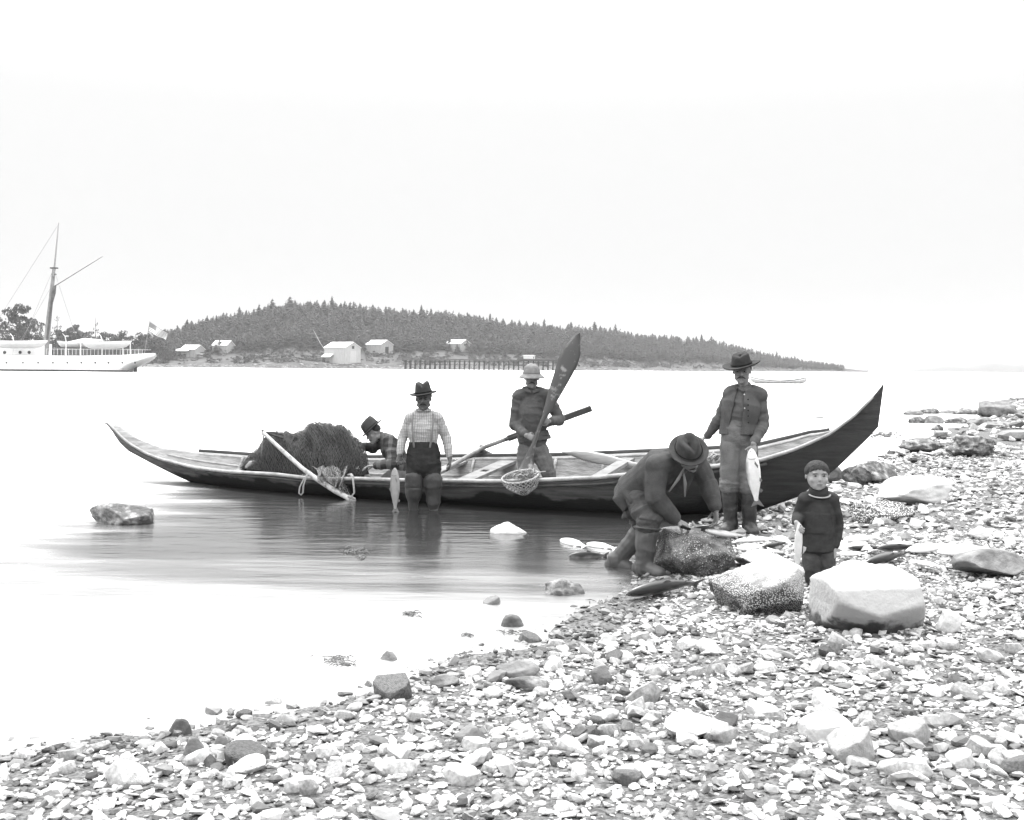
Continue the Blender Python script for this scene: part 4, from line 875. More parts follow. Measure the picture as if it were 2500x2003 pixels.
m_net2 = mat('net twine', .085, rough=.95, var=.4, scale=30, spec=.1)
obj('mesh_layer', join(strands(70, 44, .05, 3, .0029, .004)), m_net2, net)
obj('mesh_layer', join(strands(46, 28, .055, 3, .0028, .020, jit=.5)), m_net2, net)
# the loose bights hanging over the near rail
def bight(px0, px1, yb_, nn, name, mm, r=.004):
    parts = []
    for k in range(nn):
        x0 = rng.uniform(px0, px1-14); x1 = x0+rng.uniform(8, 30); d = 12.48+rng.uniform(-.06, .12); yt = rng.uniform(1140, 1158)
        yy = rng.uniform(yb_*.4+1165*.6, yb_); pts = [PN(x0+(x1-x0)*.5*(1-math.cos(math.pi*t))+rng.normal(0, 2.6), yt+(yy-yt)*math.sin(math.pi*t)+rng.normal(0, 2.6), d+(.15 if t in (0, 1) else 0)) for t in np.linspace(0, 1, 9)]
        parts.append(tube(pts, [r]*9, seg=4))
    obj(name, join(parts), mm, net)
bv, bf = ell(PN(815, 1166, 12.72), (.20, .14, .075)); bv = bv+np.array([.02, .02, .05])*fbm(bv, 8, 4)[:, None]; obj('net_fold', (bv, bf), m_netb, net)
def sheet(nu, nv, r):
    pts = {}; parts = []
    for i in range(nu):
        for j in range(nv):
            u = (i+(.5 if j % 2 else 0))/nu; v = j/(nv-1); yb = 1176+40*u**1.3; y = 1140+(yb-1140)*v; x = 762+88*u+6*math.sin(v*5+u*9)+(850-762-88*u)*.25*v
            pts[i, j] = PN(x, y+3*math.sin(u*19), 12.66-.26*math.sin(min(1, v*1.6)*1.57)+.05*math.sin(u*26+v*3)+.02*math.sin(u*61))+rng.normal(0, .003, 3)
    for i in range(nu):
        for j in range(nv-1):
            a = pts[i, j]
            for b in ([pts[i, j+1], pts.get((i-1, j+1))] if j % 2 == 0 else [pts[i, j+1], pts.get((i+1, j+1))]):
                if b is not None: parts.append(tube([a, b], [r, r], seg=4, caps='flat'))
    return parts
obj('net_bight', join(sheet(26, 18, .0032)), mat('pale net twine', .2, rough=.95, var=.4, scale=30), net)
bv, bf = tube([PN(835, 1160, 12.55), PN(838, 1180, 12.5), PN(846, 1200, 12.48), PN(853, 1213, 12.46)], [(.085, .04), (.07, .035), (.04, .03), (.015, .015)]); obj('net_fold', (bv+.012*fbm(bv, 14, 4)[:, None], bf), m_netb, net)
obj('float', ell(PN(834, 1071, 12.92), (.030, .030, .052), basis(x=nrm((1, 0, .2)), z=nrm((-.35, 0, 1)))), mat('pale wooden float', .34, rough=.6, var=.15), net)
obj('float_line', tube([PN(838, 1084, 12.92), PN(848, 1105, 12.88), PN(856, 1130, 12.86), PN(870, 1152, 12.8), PN(880, 1165, 12.75)], [.012, .01, .011, .016, .008], seg=6), m_net2, net)
m_rope = mat('pale rope', .24, rough=.9, var=.25, scale=60)
obj('net_rope', tube([PN(645, 1058, 12.9), PN(640, 1085, 12.93), PN(638, 1110, 12.93), PN(652, 1118, 12.9), PN(680, 1112, 12.9), PN(700, 1100, 12.95)], [.009]*6, seg=6), m_rope, net)
obj('net_rope', tube([PN(650, 1058, 12.9), PN(665, 1062, 12.95), PN(690, 1070, 13.0)], [.012]*3, seg=6), m_net, net)
# pale bottles/floats at the left of the heap
obj('float', tube([PN(604, 1140, 12.95), PN(612, 1132, 12.95), PN(622, 1128, 12.97)], [.03, .035, .02], seg=10), m_rail, net)
m_birch = mat('pale peeled pole', .36, rough=.75, scale=16, v2=.12, thr=(.56, .08), bump=.3)
q = PN(859, 1222, 12.35); t = thing('net_pole', q, 'pale peeled pole slanting over the net and the side of the canoe', 'pole')
ps = [PN(642, 1056, 12.85), PN(680, 1092, 12.72), PN(735, 1142, 12.55), PN(775, 1172, 12.45), PN(820, 1200, 12.38), PN(852, 1217, 12.34)]
obj('shaft', tube([p+rng.normal(0, .003, 3) for p in ps], [.022, .024, .026, .029, .032, .03], seg=10), m_birch, t)
obj('butt', join([tube([PN(850, 1216, 12.34), PN(855, 1219, 12.34)], [.036, .036]), tube([PN(855, 1219, 12.34), PN(864, 1222, 12.33)], [.022, .026])]), m_birch, t)
obj('lashing', join([tube([PN(850+i*3, 1213+i*1.6, 12.30), PN(853+i*3, 1209+i*1.6, 12.36), PN(847+i*3, 1222+i*1.6, 12.36), PN(850+i*3, 1213+i*1.6, 12.30)], [.008]*4, seg=5) for i in range(3)]+[tube([PN(856, 1160, 12.4), PN(861, 1165, 12.36), PN(864, 1190, 12.33), PN(865, 1204, 12.32), PN(858, 1212, 12.3), PN(866, 1218, 12.3)], [.012]*6, seg=6), tube([PN(850, 1160, 12.45), PN(858, 1158, 12.4), PN(862, 1164, 12.36)], [.01]*3, seg=6)]), m_rope, t)
obj('lashing', join([tube([PN(640, 1052, 12.83), PN(646, 1054, 12.85), PN(641, 1060, 12.87)], [.014]*3, seg=6), tube([PN(646, 1055, 12.86), PN(670, 1057, 12.95), PN(692, 1062, 13)], [.008]*3, seg=6)]), m_net, t)
# second pole lying along the near rail under the net, rope bight
ps = [PN(668, 1155, 12.98), PN(720, 1160, 12.85), PN(768, 1163, 12.72)]; top('rail_pole', tube(ps, [.022, .022, .022]), m_birch, ps[1], 'short pale pole lying along the near rail under the net', 'pole')
ps = [PN(754, 1152, 12.5), PN(742, 1170, 12.45), PN(732, 1190, 12.42), PN(730, 1205, 12.42), PN(735, 1209, 12.42), PN(740, 1203, 12.42), PN(741, 1185, 12.42), PN(748, 1165, 12.45), PN(757, 1152, 12.5)]
top('rope_loop', tube(ps, [.010]*9, seg=7), m_rope, ps[4], 'loop of pale rope hanging down the side of the canoe from the pole', 'rope')
# coiled rope lying in the canoe behind the bent man's hat
parts = []
for i in range(26):
    c = P(1738+rng.normal(0, 9), 1121+rng.normal(0, 4), 12.35+rng.normal(0, .05)); r_ = rng.uniform(.03, .07); nn = nrm(rng.normal(size=3)+[0, 0, 1.2]); R = basis(x=np.cross(nn, [0, 1, .1]), z=nn)
    parts.append(tube([c+R@np.array([r_*math.cos(a), r_*math.sin(a), 0]) for a in np.linspace(0, rng.uniform(3.5, 6), 12)], [.009]*12, seg=5))
top('rope_coil', join(parts), m_rope, P(1738, 1128, 12.35), 'tangled pale rope in the canoe just left of the man in the vest', 'rope')
# ---------------------------------------------------------------- hoop net with catch on the near rail
q = P(1270, 1180, 12.05); t = thing('landing_net', q, 'small pale hoop net bag hanging over the near rail below the paddle', 'net')
hc = P(1270, 1163, 12.1); hp_ = []
for a in np.linspace(0, 2*math.pi, 28):
    px = 1270+45*math.cos(a)+0; py = 1164+15*math.sin(a)-7*math.cos(a); hp_.append(P(px, py, 12.12-.18*math.sin(a)))
obj('hoop', tube(hp_, [.011]*28, seg=7), m_rope, t)
parts = []; ml = 9
def bag(a, v):
    k_ = (1-v**2.4*.72); px = 1270+45*math.cos(a)*k_+8*v; py = 1164+15*math.sin(a)*(1-.6*v)-7*math.cos(a)*(1-v)+40*v**.9; return P(px, py, 12.12-.18*math.sin(a)*k_-.02)
for i in range(22):
    for j in range(ml-1):
        for s_ in (0, 1):
            a0 = (i+(j % 2)*.5)/22*6.283; a1 = (i+((j+1) % 2)*.5+(s_ if j % 2 else s_-1+0)*1.0*(1 if j % 2 else 1))/22*6.283
            A = bag(a0, j/(ml-1))+rng.normal(0, .003, 3); Bb = bag(a1, (j+1)/(ml-1)); parts.append(tube([A, Bb], [.0042, .0042], seg=4, caps='flat'))
obj('net_bag', join(parts), m_rope, t)
parts = []
for i in range(40):
    a = rng.uniform(0, 6.28); r_ = rng.uniform(.2, 1); px = 1285+32*math.cos(a)*r_; py = 1160+9*math.sin(a)*r_; c = P(px, py, 12.12); v = rng.normal(size=3)*[.05, .03, .02]; parts.append(tube([c-v, c+rng.normal(0, .012, 3)+[0, 0, .015], c+v], [.006]*3, seg=5))
obj('twine', join(parts), m_rope, t)
# ---------------------------------------------------------------- fish
def fishmat(name, back, belly, z0, soft=.25):
    m = mat(name, belly, rough=.35, var=.1, scale=20, spec=.5); N, L, b = nodes(m); src = b.inputs['Base Color'].links[0].from_socket
    t = N.new('ShaderNodeTexCoord'); s = N.new('ShaderNodeSeparateXYZ'); L.new(t.outputs['Object'], s.inputs[0]); nz = N.new('ShaderNodeTexNoise'); nz.inputs['Scale'].default_value = 14; L.new(t.outputs['Object'], nz.inputs['Vector'])
    a = N.new('ShaderNodeMath'); a.operation = 'MULTIPLY_ADD'; a.inputs[1].default_value = .05; L.new(nz.outputs['Fac'], a.inputs[0]); L.new(s.outputs['Z'], a.inputs[2])
    r = N.new('ShaderNodeMapRange'); r.inputs[1].default_value = z0; r.inputs[2].default_value = z0+soft*.15; L.new(a.outputs[0], r.inputs[0])
    q = N.new('ShaderNodeMix'); q.data_type = 'RGBA'; L.new(r.outputs[0], q.inputs[0]); L.new(src, q.inputs[6]); q.inputs[7].default_value = (back,)*3+(1,); L.new(q.outputs[2], b.inputs['Base Color']); return m
m_fish = fishmat('salmon skin', .045, .36, .012); m_fishw = fishmat('silver fish skin', .20, .62, .055); m_fin = mat('fish fin', .12, rough=.5); m_finw = mat('pale fish fin', .42, rough=.5); m_eye = mat('fish eye', .02, rough=.2); m_gill = mat('gill', .06)
m_fishg = fishmat('grey wader salmon skin', .09, .22, .045)
def fish_parts(bend=0.0, h=.12, fl=0.0):
    """unit-length salmon, head at x=0, tail at x=1, back up (+z)"""
    def cx(x): return np.array([x, bend*math.sin(x*math.pi)*.5, 0])
    X_ = [0, .015, .05, .1, .17, .25, .35, .48, .6, .7, .78, .84, .88]; H_ = [.012, .032, .056, .078, .098, .113, .121, .118, .098, .074, .052, .038, .036]
    pts = [cx(x)+[0, 0, .012-.02*max(0, .1-x)] for x in X_]; body = tube(pts, [(hh*h/.12*.52, hh*h/.12) for hh in H_], ref=(0, 1, 0), seg=18)
    def fin(P_, th=.006, y=0):
        P_ = np.array([[p[0], cx(p[0])[1]+y+(p[2] if len(p) > 2 else 0), p[1]] for p in P_]); nn = len(P_); c = P_.mean(0)
        V = np.vstack([P_, [c+[0, th, 0], c-[0, th, 0]]]); Fc = []
        for i in range(nn): j = (i+1) % nn; Fc += [(i, j, nn), (j, i, nn+1)]
        return V, Fc
    tail = fin([(.86, .03), (.93, .075), (1.0, .115), (.985, .06), (.955, 0), (.985, -.06), (1.0, -.115), (.93, -.075), (.86, -.03)], .012)
    dors = fin([(.42, .11), (.45, .17), (.5, .16), (.56, .105)]); adip = fin([(.73, .065), (.755, .095), (.77, .09), (.765, .06)]); anal = fin([(.66, -.07), (.71, -.125), (.75, -.10), (.75, -.05)]); pelv = fin([(.48, -.10, .03), (.53, -.15, .05), (.56, -.13, .05), (.55, -.09, .03)])
    pec = fin([(.2, -.05, .055), (.27, -.12, .1), (.32, -.11, .1), (.25, -.04, .055)])
    return dict(body=body, tail_fin=tail, dorsal_fin=dors, adipose_fin=adip, anal_fin=anal, pelvic_fin=pelv, pectoral_fin=pec)
FM = {}
def fishproto(key, m, mf, bend, h=.12, L_=1.0):
    k = (key, round(L_, 2))
    if k in FM: return FM[k]
    d = {}
    for nm, (v, f) in fish_parts(bend, h).items():
        me = mesh(nm, np.array(v)*L_, f, smooth=(nm == 'body')); me.materials.append(m if nm == 'body' else mf); d[nm] = [me]
    for s in (1, -1):
        me = mesh('eye', *(lambda a: (a[0]*L_, a[1]))(ell((.045, s*.024+bend*.07, .024), (.011, .006, .011), nu=8, nv=6))); me.materials.append(m_eye); d.setdefault('eye', []).append(me)
    v, f = tube([np.array([.15+.02*math.cos(a), bend*.25+math.copysign(.053, 1)*1.0, .07*math.sin(a)]) for a in np.linspace(-1.2, 1.2, 7)], [.004]*7, seg=5); me = mesh('gill', v*L_, f); me.materials.append(m_gill); d['gill'] = [me]
    FM[k] = d; return d
def fish(head, tail, back, label, key='w', m=None, mf=None, bend=0.0, h=.12, name='salmon', group=None):
    head = np.asarray(head, float); tail = np.asarray(tail, float); Ln = np.linalg.norm(tail-head); R = basis(x=tail-head, z=back)
    t = thing(name, head, label, 'fish', group); t.rotation_euler = Matrix(R.tolist()).to_euler()
    for nm, ms in fishproto(key+str(bend)+str(h), m or m_fishw, mf or m_fin, bend, h, float(Ln)).items():
        for me in ms: o = bpy.data.objects.new(nm, me); COL.objects.link(o); o.parent = t
    return t
# held fish
fish(P(965, 1143, 11.98), P(966, 1254, 11.98), (-.85, .5, 0), 'grey salmon hanging from the right hand of the man standing in the water', 'g', m_fishg, m_fin, 0, .125)
fish(P(1836, 1096, 10.12), P(1850, 1238, 10.15), (-.85, .5, 0), 'bright silver salmon hanging from the left hand of the man in the vest', 's', m_fishw, m_fin, .04, .125)
fish(P(1950, 1277, 7.62), P(1943, 1415, 7.7), (1, .3, 0), 'bright silver fish held down at his side by the child', 'c', m_fishw, m_finw, 0, .075)
fish(P(908, 1170, 13.35), P(871, 1141, 13.22), (.5, -.4, .7), 'pale fish with its tail up beside the hands of the man at the net', 'n', m_fishw, m_finw, 0, .09)
# fish on the cutting boulder
def gfish(x0, y0, x1, y1, label, dk=False, z=.05, bend=0, roll=None, name='salmon', dz=(0, 0), h=.12, water=False):
    def g(px, py): return W0(px, py, z*.6) if water else (lambda q: W0(px, py, q[2]+z))(G(px, py))
    a, b = g(x0, y0), g(x1, y1); a[2] += dz[0]; b[2] += dz[1]
    up = np.array([0, 0, 1.]); side = nrm(np.cross(b-a, up)); side = side*(1 if side[1] < 0 else -1)
    if roll is None: roll = rng.uniform(.8, 1.2) if dk else -rng.uniform(.9, 1.4)
    back = side*math.sin(roll)+up*math.cos(roll)
    return fish(a, b, back, label, 'gd' if dk else 'gw', m_fish if dk else m_fishw, m_fin if dk else m_finw, bend, h, name)
zt = 1.55-ray(1700, 1302)[1]*8.55
fish(P(1722, 1296, 8.42), P(1825, 1310, 8.5), (.1, .9, .35), 'opened fish lying across the top of the dark boulder being cut', 'cut', m_fish, m_fin, .03, .11)
fish(P(1745, 1290, 8.62), P(1672, 1300, 8.75), (0, -.6, .7), 'dark gutted fish behind the opened one on top of the boulder', 'cut2', m_fish, m_fin, 0, .16)
for a in [(1528, 1452, 1712, 1424, 'long dark salmon lying on the shingle below the cutting boulder', True),
          (1560, 1440, 1660, 1434, 'shorter dark salmon behind the long one below the cutting boulder', True),
          (1795, 1322, 1905, 1318, 'slim salmon just behind the cutting boulder at the feet of the man in the vest', False),
          (1800, 1340, 1872, 1332, 'pale salmon in front of the slim one beside the cutting boulder', False),
          (1812, 1372, 1893, 1342, 'pale fish lying with a loop of cord right of the cutting boulder', False),
          (1795, 1366, 1860, 1386, 'dark salmon back in the gap between the two barnacled boulders', True),
          (1860, 1335, 1926, 1322, 'dark salmon lying left of the child', True),
          (1890, 1312, 1934, 1330, 'pale upturned fish left of the child\'s arm', False),
          (2045, 1352, 2118, 1350, 'pale salmon just right of the child\'s hand', False),
          (2070, 1338, 2172, 1336, 'slim dark-backed salmon farther back to the right of the child', True),
          (2080, 1326, 2132, 1346, 'short pale fish with raised tail right of the child', False),
          (2112, 1374, 2212, 1352, 'dark salmon with a pale upper side in the middle of the right hand fish', True),
          (2140, 1340, 2245, 1334, 'long dark salmon behind the middle one on the right', True),
          (2050, 1378, 2155, 1392, 'pale fish lying close behind the largest pale boulder', False),
          (2165, 1326, 2235, 1340, 'small pale fish between the dark ones on the right', False),
          (2215, 1345, 2330, 1330, 'pale salmon farther right on the beach', False),
          (2290, 1350, 2420, 1337, 'rightmost salmon lying towards the edge of the picture', False),
          (2060, 1318, 2150, 1312, 'pale fish in the back row right of the child', False),
          (2235, 1372, 2300, 1385, 'small pale fish behind the right end of the largest boulder', False),
          (1740, 1416, 1800, 1409, 'pale fish under the edge of the cutting boulder', False)]:
    gfish(*a[:5], dk=a[5], bend=float(rng.choice([0, .05, -.05])))
gfish(1368, 1318, 1432, 1336, 'white-bellied fish afloat in the shallows farthest left', z=.02, water=True, roll=-1.35)
gfish(1432, 1328, 1505, 1340, 'white-bellied fish afloat in the shallows beside the bent man\'s boot', z=.02, water=True, roll=-1.2)
gfish(1388, 1360, 1486, 1357, 'dark fish awash in the shallows left of the bent man\'s boot', dk=True, z=.02, water=True, roll=.4)
c = P(1852, 1358, 8.85); top('cord_loop', tube([c+np.array([.06*math.cos(a), .05*math.sin(a), .02*math.sin(a*2)]) for a in np.linspace(0, 5.6, 14)]+[c+[.1, -.05, 0]], [.005]*15, seg=5), m_raild, c, 'thin dark loop of cord lying on a pale fish right of the cutting boulder', 'cord')
# ================================================================= people
def hand_parts(wr, d, nn, side, curl=(30, 40, 25), L_=.17, thumb=.5, spread=.1):
    """palm, five separate fingers of unequal length and a thumb; d: wrist->knuckles, nn: palm side, side: +-1 thumb side"""
    d = nrm(d); nn = nrm(np.asarray(nn, float)-d*np.dot(nn, d)); s = np.cross(d, nn)*side; k = L_/.18; out = []
    out.append(tube([wr, wr+d*.03*k, wr+d*.065*k, wr+d*.088*k], [(.024*k, .018*k), (.034*k, .017*k), (.040*k, .015*k), (.039*k, .013*k)], ref=s, seg=12))
    for off, ln, dx in ((.030, .072, .086), (.010, .080, .092), (-.010, .074, .090), (-.029, .058, .082)):
        p = wr+d*dx*k+s*off*k; dd = nrm(d+s*off*spread*10); pts = [p-d*.012*k]; ang = 0; c = nn
        pts.append(p)
        for fr_, cu in zip((.45, .32, .23), curl):
            ang += math.radians(cu*(1+.15*rng.normal()*.5)); v = dd*math.cos(ang)+nn*math.sin(ang); p = p+v*ln*fr_*k; pts.append(p)
        out.append(tube(pts, [.0095*k, .0095*k, .009*k, .0085*k, .0072*k], seg=8))
    b = wr+d*.028*k+s*.026*k; v1 = nrm(s*.8+d*.55+nn*.3); v2 = nrm(s*.35*(1-thumb)+d*.75+nn*thumb*1.3); v3 = nrm(d*.6+nn*thumb*1.6-s*.2*thumb)
    out.append(tube([b-v1*.01, b+v1*.034*k, b+v1*.034*k+v2*.028*k, b+v1*.034*k+v2*.028*k+v3*.024*k], [.014*k, .0125*k, .0105*k, .0085*k], seg=8))
    return out
HWD = np.array([1.1, 1, 1])
def head_parts(c, H, R, jaw=1.0, neckto=None, child=False):
    R = R*HWD
    """head of height H (crown to chin) centred at c; R columns: side, face, up"""
    T = lambda p: c+R@(np.asarray(p, float)*H)
    def E(p, r): return ell(T(p), np.asarray(r)*H, R, 20, 14)
    def C(a, b, r0, r1, **k): return tube([T(a), T(b)], [r0*H if np.isscalar(r0) else (r0[0]*H, r0[1]*H), r1*H if np.isscalar(r1) else (r1[0]*H, r1[1]*H)], **k)
    o = [E((0, -.07, .12), (.335, .41, .37)), E((0, .05, -.12), (.275, .31, .33)), E((0, .13, -.30), (.20*jaw, .22, .19)), E((0, .27, -.41), (.085*jaw, .075, .075)),
         C((-.16, .29, .10), (.16, .29, .10), .055, .055), E((-.17, .215, -.06), (.10, .10, .08)), E((.17, .215, -.06), (.10, .10, .08)),
         C((0, .345, .07), (0, .425, -.10), .03, .05), E((-.045, .385, -.115), (.035, .04, .03)), E((.045, .385, -.115), (.035, .04, .03)),
         E((0, .31, -.225), (.11, .06, .07)), C((-.07, .345, -.235), (.07, .345, -.235), .026, .026), C((-.06, .335, -.275), (.06, .335, -.275), .03, .03),
         E((-.325, -.03, -.01), (.026, .07, .085)), E((.325, -.03, -.01), (.026, .07, .085)), C((-.22*jaw, .02, -.25), (-.08, .2, -.40), .075, .07), C((.22*jaw, .02, -.25), (.08, .2, -.40), .075, .07)]
    if child:
        o = [E((0, -.07, .12), (.335, .41, .37)), E((0, .04, -.12), (.295, .32, .31)), E((0, .12, -.27), (.22, .22, .20)), E((0, .24, -.39), (.09, .08, .07)), E((-.16, .20, -.13), (.11, .11, .10)), E((.16, .20, -.13), (.11, .11, .10)), C((-.15, .275, .10), (.15, .275, .10), .05, .05), C((0, .33, .02), (0, .385, -.11), .022, .042), E((0, .30, -.235), (.09, .06, .055)), C((-.05, .335, -.235), (.05, .335, -.235), .022, .022), C((-.04, .33, -.268), (.04, .33, -.268), .024, .024), E((-.33, -.03, -.03), (.022, .07, .085)), E((.33, -.03, -.03), (.022, .07, .085))]
    if neckto is not None: o.append(tube([T((0, -.08, -.15)), (T((0, -.05, -.4))+neckto)/2, neckto], [.235*H, .23*H, .26*H]))
    return o
def face_bits(par, c, H, R, m_hair, mous=0.0, brow=True, goatee=False, look=None):
    R = R*HWD
    T = lambda p: c+R@(np.asarray(p, float)*H)-wloc(par)
    for s in (-1, 1):
        v, f = ell(T((s*.125, .325, .025)), np.array((.055, .035, .026))*H, R, 12, 8); e = obj('eye', (v, f), m_eyew, par, local=True)
        v, f = ell(T((s*.125, .355, .025)), np.array((.026, .012, .022))*H, R, 10, 6); obj('iris', (v, f), m_eye, e, local=True)
        if brow: v, f = tube([T((s*.05, .375, .085)), T((s*.12, .37, .105)), T((s*.2, .31, .085))], [.009*H, .011*H, .007*H], seg=6); obj('eyebrow', (v, f), m_hair, par, local=True)
    v, f = tube([T((-.075, .368, -.262)), T((0, .385, -.258)), T((.075, .368, -.262))], [(.006*H, .012*H)]*3, seg=6); obj('mouth_line', (v, f), m_lip, par, local=True)
    if mous:
        v, f = tube([T((-.15, .31, -.245-.02*mous)), T((-.07, .375, -.205)), T((0, .395, -.19)), T((.07, .375, -.205)), T((.15, .31, -.245-.02*mous))], [.014*H, .03*H*mous, .026*H*mous, .03*H*mous, .014*H], seg=8); obj('moustache', (v, f), m_hair, par, local=True)
    if goatee:
        v, f = ell(T((0, .335, -.38)), np.array((.08, .045, .07))*H, R); obj('beard', (v, f), m_hair, par, local=True)
def hair_cap(c, H, R, low=.0, front=.22, grow=.03):
    R = R*HWD; g0 = grow
    """short hair: skull shell above the ears and hairline"""
    th = np.linspace(0, 2*math.pi, 40, endpoint=False); rows = []
    for i, ph in enumerate(np.linspace(math.pi/2-.01, -.6, 18)):
        for t in th:
            y = math.sin(t); lim = -.55+(.95*max(0, y)**.9 if y > 0 else 0)*front/.22*1.0
            lim += .05*math.sin(t*23)+.04*math.sin(t*41+1); p_ = max(ph, lim+low); r = 1+.012*math.sin(t*9+i); grow = .004+g0*min(1, (p_-lim-low)/.45+.1)
            rows.append(c+R@(np.array([(.335+grow)*math.cos(t)*math.cos(p_)*r, -.07+(.41+grow)*y*math.cos(p_)*r, .12+(.37+grow)*math.sin(p_)])*H))
    return np.array(rows), [(i*40+j, i*40+(j+1) % 40, (i+1)*40+(j+1) % 40, (i+1)*40+j) for i in range(17) for j in range(40)]
def wrinkle(V, Nn, bones, amp, f=9.0, s=1, stretch=2.6):
    """folds that run across the nearest limb"""
    B = [(np.asarray(a, float), np.asarray(b, float)) for a, b in bones]; D = []; Tt = []
    for a, b in B:
        ab = b-a; t = np.clip((V-a)@ab/max(ab@ab, 1e-9), 0, 1); D.append(np.linalg.norm(V-(a+t[:, None]*ab), axis=1))
    k = np.argmin(np.array(D), 0); Q = V.copy()
    for i, (a, b) in enumerate(B):
        u = nrm(b-a); m = k == i; h = (V[m]-a)@u; Q[m] = V[m]+np.outer(h*(stretch-1), u)+i*3.1
    r1 = 1-np.abs(fbm(Q, f*.55, s, 2))*1.6; r2 = fbm(Q, f*1.6, s+5, 2)
    return V+Nn*(amp*.8*(r1*.8+r2*.3-.25))[:, None]
def garment(par, name, parts, m, bones, amp, vox=.008, f=9, s=1, smooth=2, stretch=2.6, cut=None):
    V, Fc, Nn = remesh(parts, vox, smooth); V = wrinkle(V, Nn, bones, amp, f, s, stretch) if amp else V
    return obj(name, (V, Fc), m, par)
def limb(a, b, c, ra, rb, rc, bulge=1.0):
    a, b, c = map(lambda q: np.asarray(q, float), (a, b, c))
    return tube([a, a*.5+b*.5, b*.93+a*.07, b, b*.93+c*.07, b*.6+c*.4, c], [ra, (ra+rb)/2*bulge, rb, rb*1.0, rb, (rb*.55+rc*.45)*bulge*1.04, rc])
def body_parts(J, K=1.0, g=0.0, what=('torso', 'arms', 'legs'), low=1.0):
    o = []
    if g > 0 and 'arms' in what:
        J = dict(J); J['wrL'] = J['elL']+(J['wrL']-J['elL'])*.88; J['wrR'] = J['elR']+(J['wrR']-J['elR'])*.88
        o.append(tube([J['nck']-(J['nck']-J['che'])*.25, J['nck']-nrm(J['nck']-J['che'])*.012*K], [.085*K, .066*K]))
    sd = nrm(J['shR']-J['shL'])
    if 'torso' in what:
        mid = (J['shL']+J['shR'])/2
        pel_ = J['pel']
        if low < 1: J = dict(J, pel=J['wai']+(pel_-J['wai'])*low)
        o.append(tube([J['pel']-nrm(J['wai']-J['pel'])*.03*K, J['pel'], (J['pel']+J['wai'])/2, J['wai'], J['che'], mid*.8+J['che']*.2], [(.135*K+g, .10*K+g), (.155*K+g, .108*K+g), (.148*K+g, .102*K+g), (.135*K+g, .096*K+g), (.158*K+g, .112*K+g), (.125*K+g, .075*K+g)], ref=sd, seg=20))
        o.append(tube([J['shL'], mid+nrm(J['nck']-J['che'])*.018*K, J['shR']], [.052*K+g, .060*K+g, .052*K+g]))
        for s_ in ('shL', 'shR'): o.append(tube([J[s_]*.55+mid*.45+nrm(J['nck']-J['che'])*.03*K, J[s_]], [.045*K+g, .055*K+g]))
    if 'arms' in what:
        for s_ in 'LR': o.append(limb(J['sh'+s_], J['el'+s_], J['wr'+s_], .050*K+g, .041*K+g, .029*K+g*.8))
    if 'legs' in what:
        for s_ in 'LR':
            o.append(limb(J['hi'+s_], J['kn'+s_], J['an'+s_], .086*K+g, .058*K+g, .040*K+g, 1.03))
        o.append(tube([J['hiL'], J['pel'], J['hiR']], [.085*K+g, .10*K+g, .085*K+g]))
    return o
def foot_parts(an, toe, r=.042, g=0.0):
    an = np.asarray(an, float); toe = np.asarray(toe, float); d = nrm(toe-an*[1, 1, 0]-[0, 0, toe[2]]); heel = np.array([an[0], an[1], toe[2]])-d*.045
    return [tube([an, np.array([an[0], an[1], toe[2]+.03])], [r+g, r+g]), tube([heel+[0, 0, .012], (heel+toe)/2+[0, 0, .012], toe-d*.04+[0, 0, 0]], [(.036+g, .036+g), (.042+g, .038+g), (.040+g, .028+g)], ref=np.cross(d, [0, 0, 1]))]
def bones_of(J, keys): return [(J[a], J[b]) for a, b in keys]
ARMB = [('shL', 'elL'), ('elL', 'wrL'), ('shR', 'elR'), ('elR', 'wrR')]; LEGB = [('hiL', 'knL'), ('knL', 'anL'), ('hiR', 'knR'), ('knR', 'anR')]
TORB = [('pel', 'wai'), ('wai', 'che')]
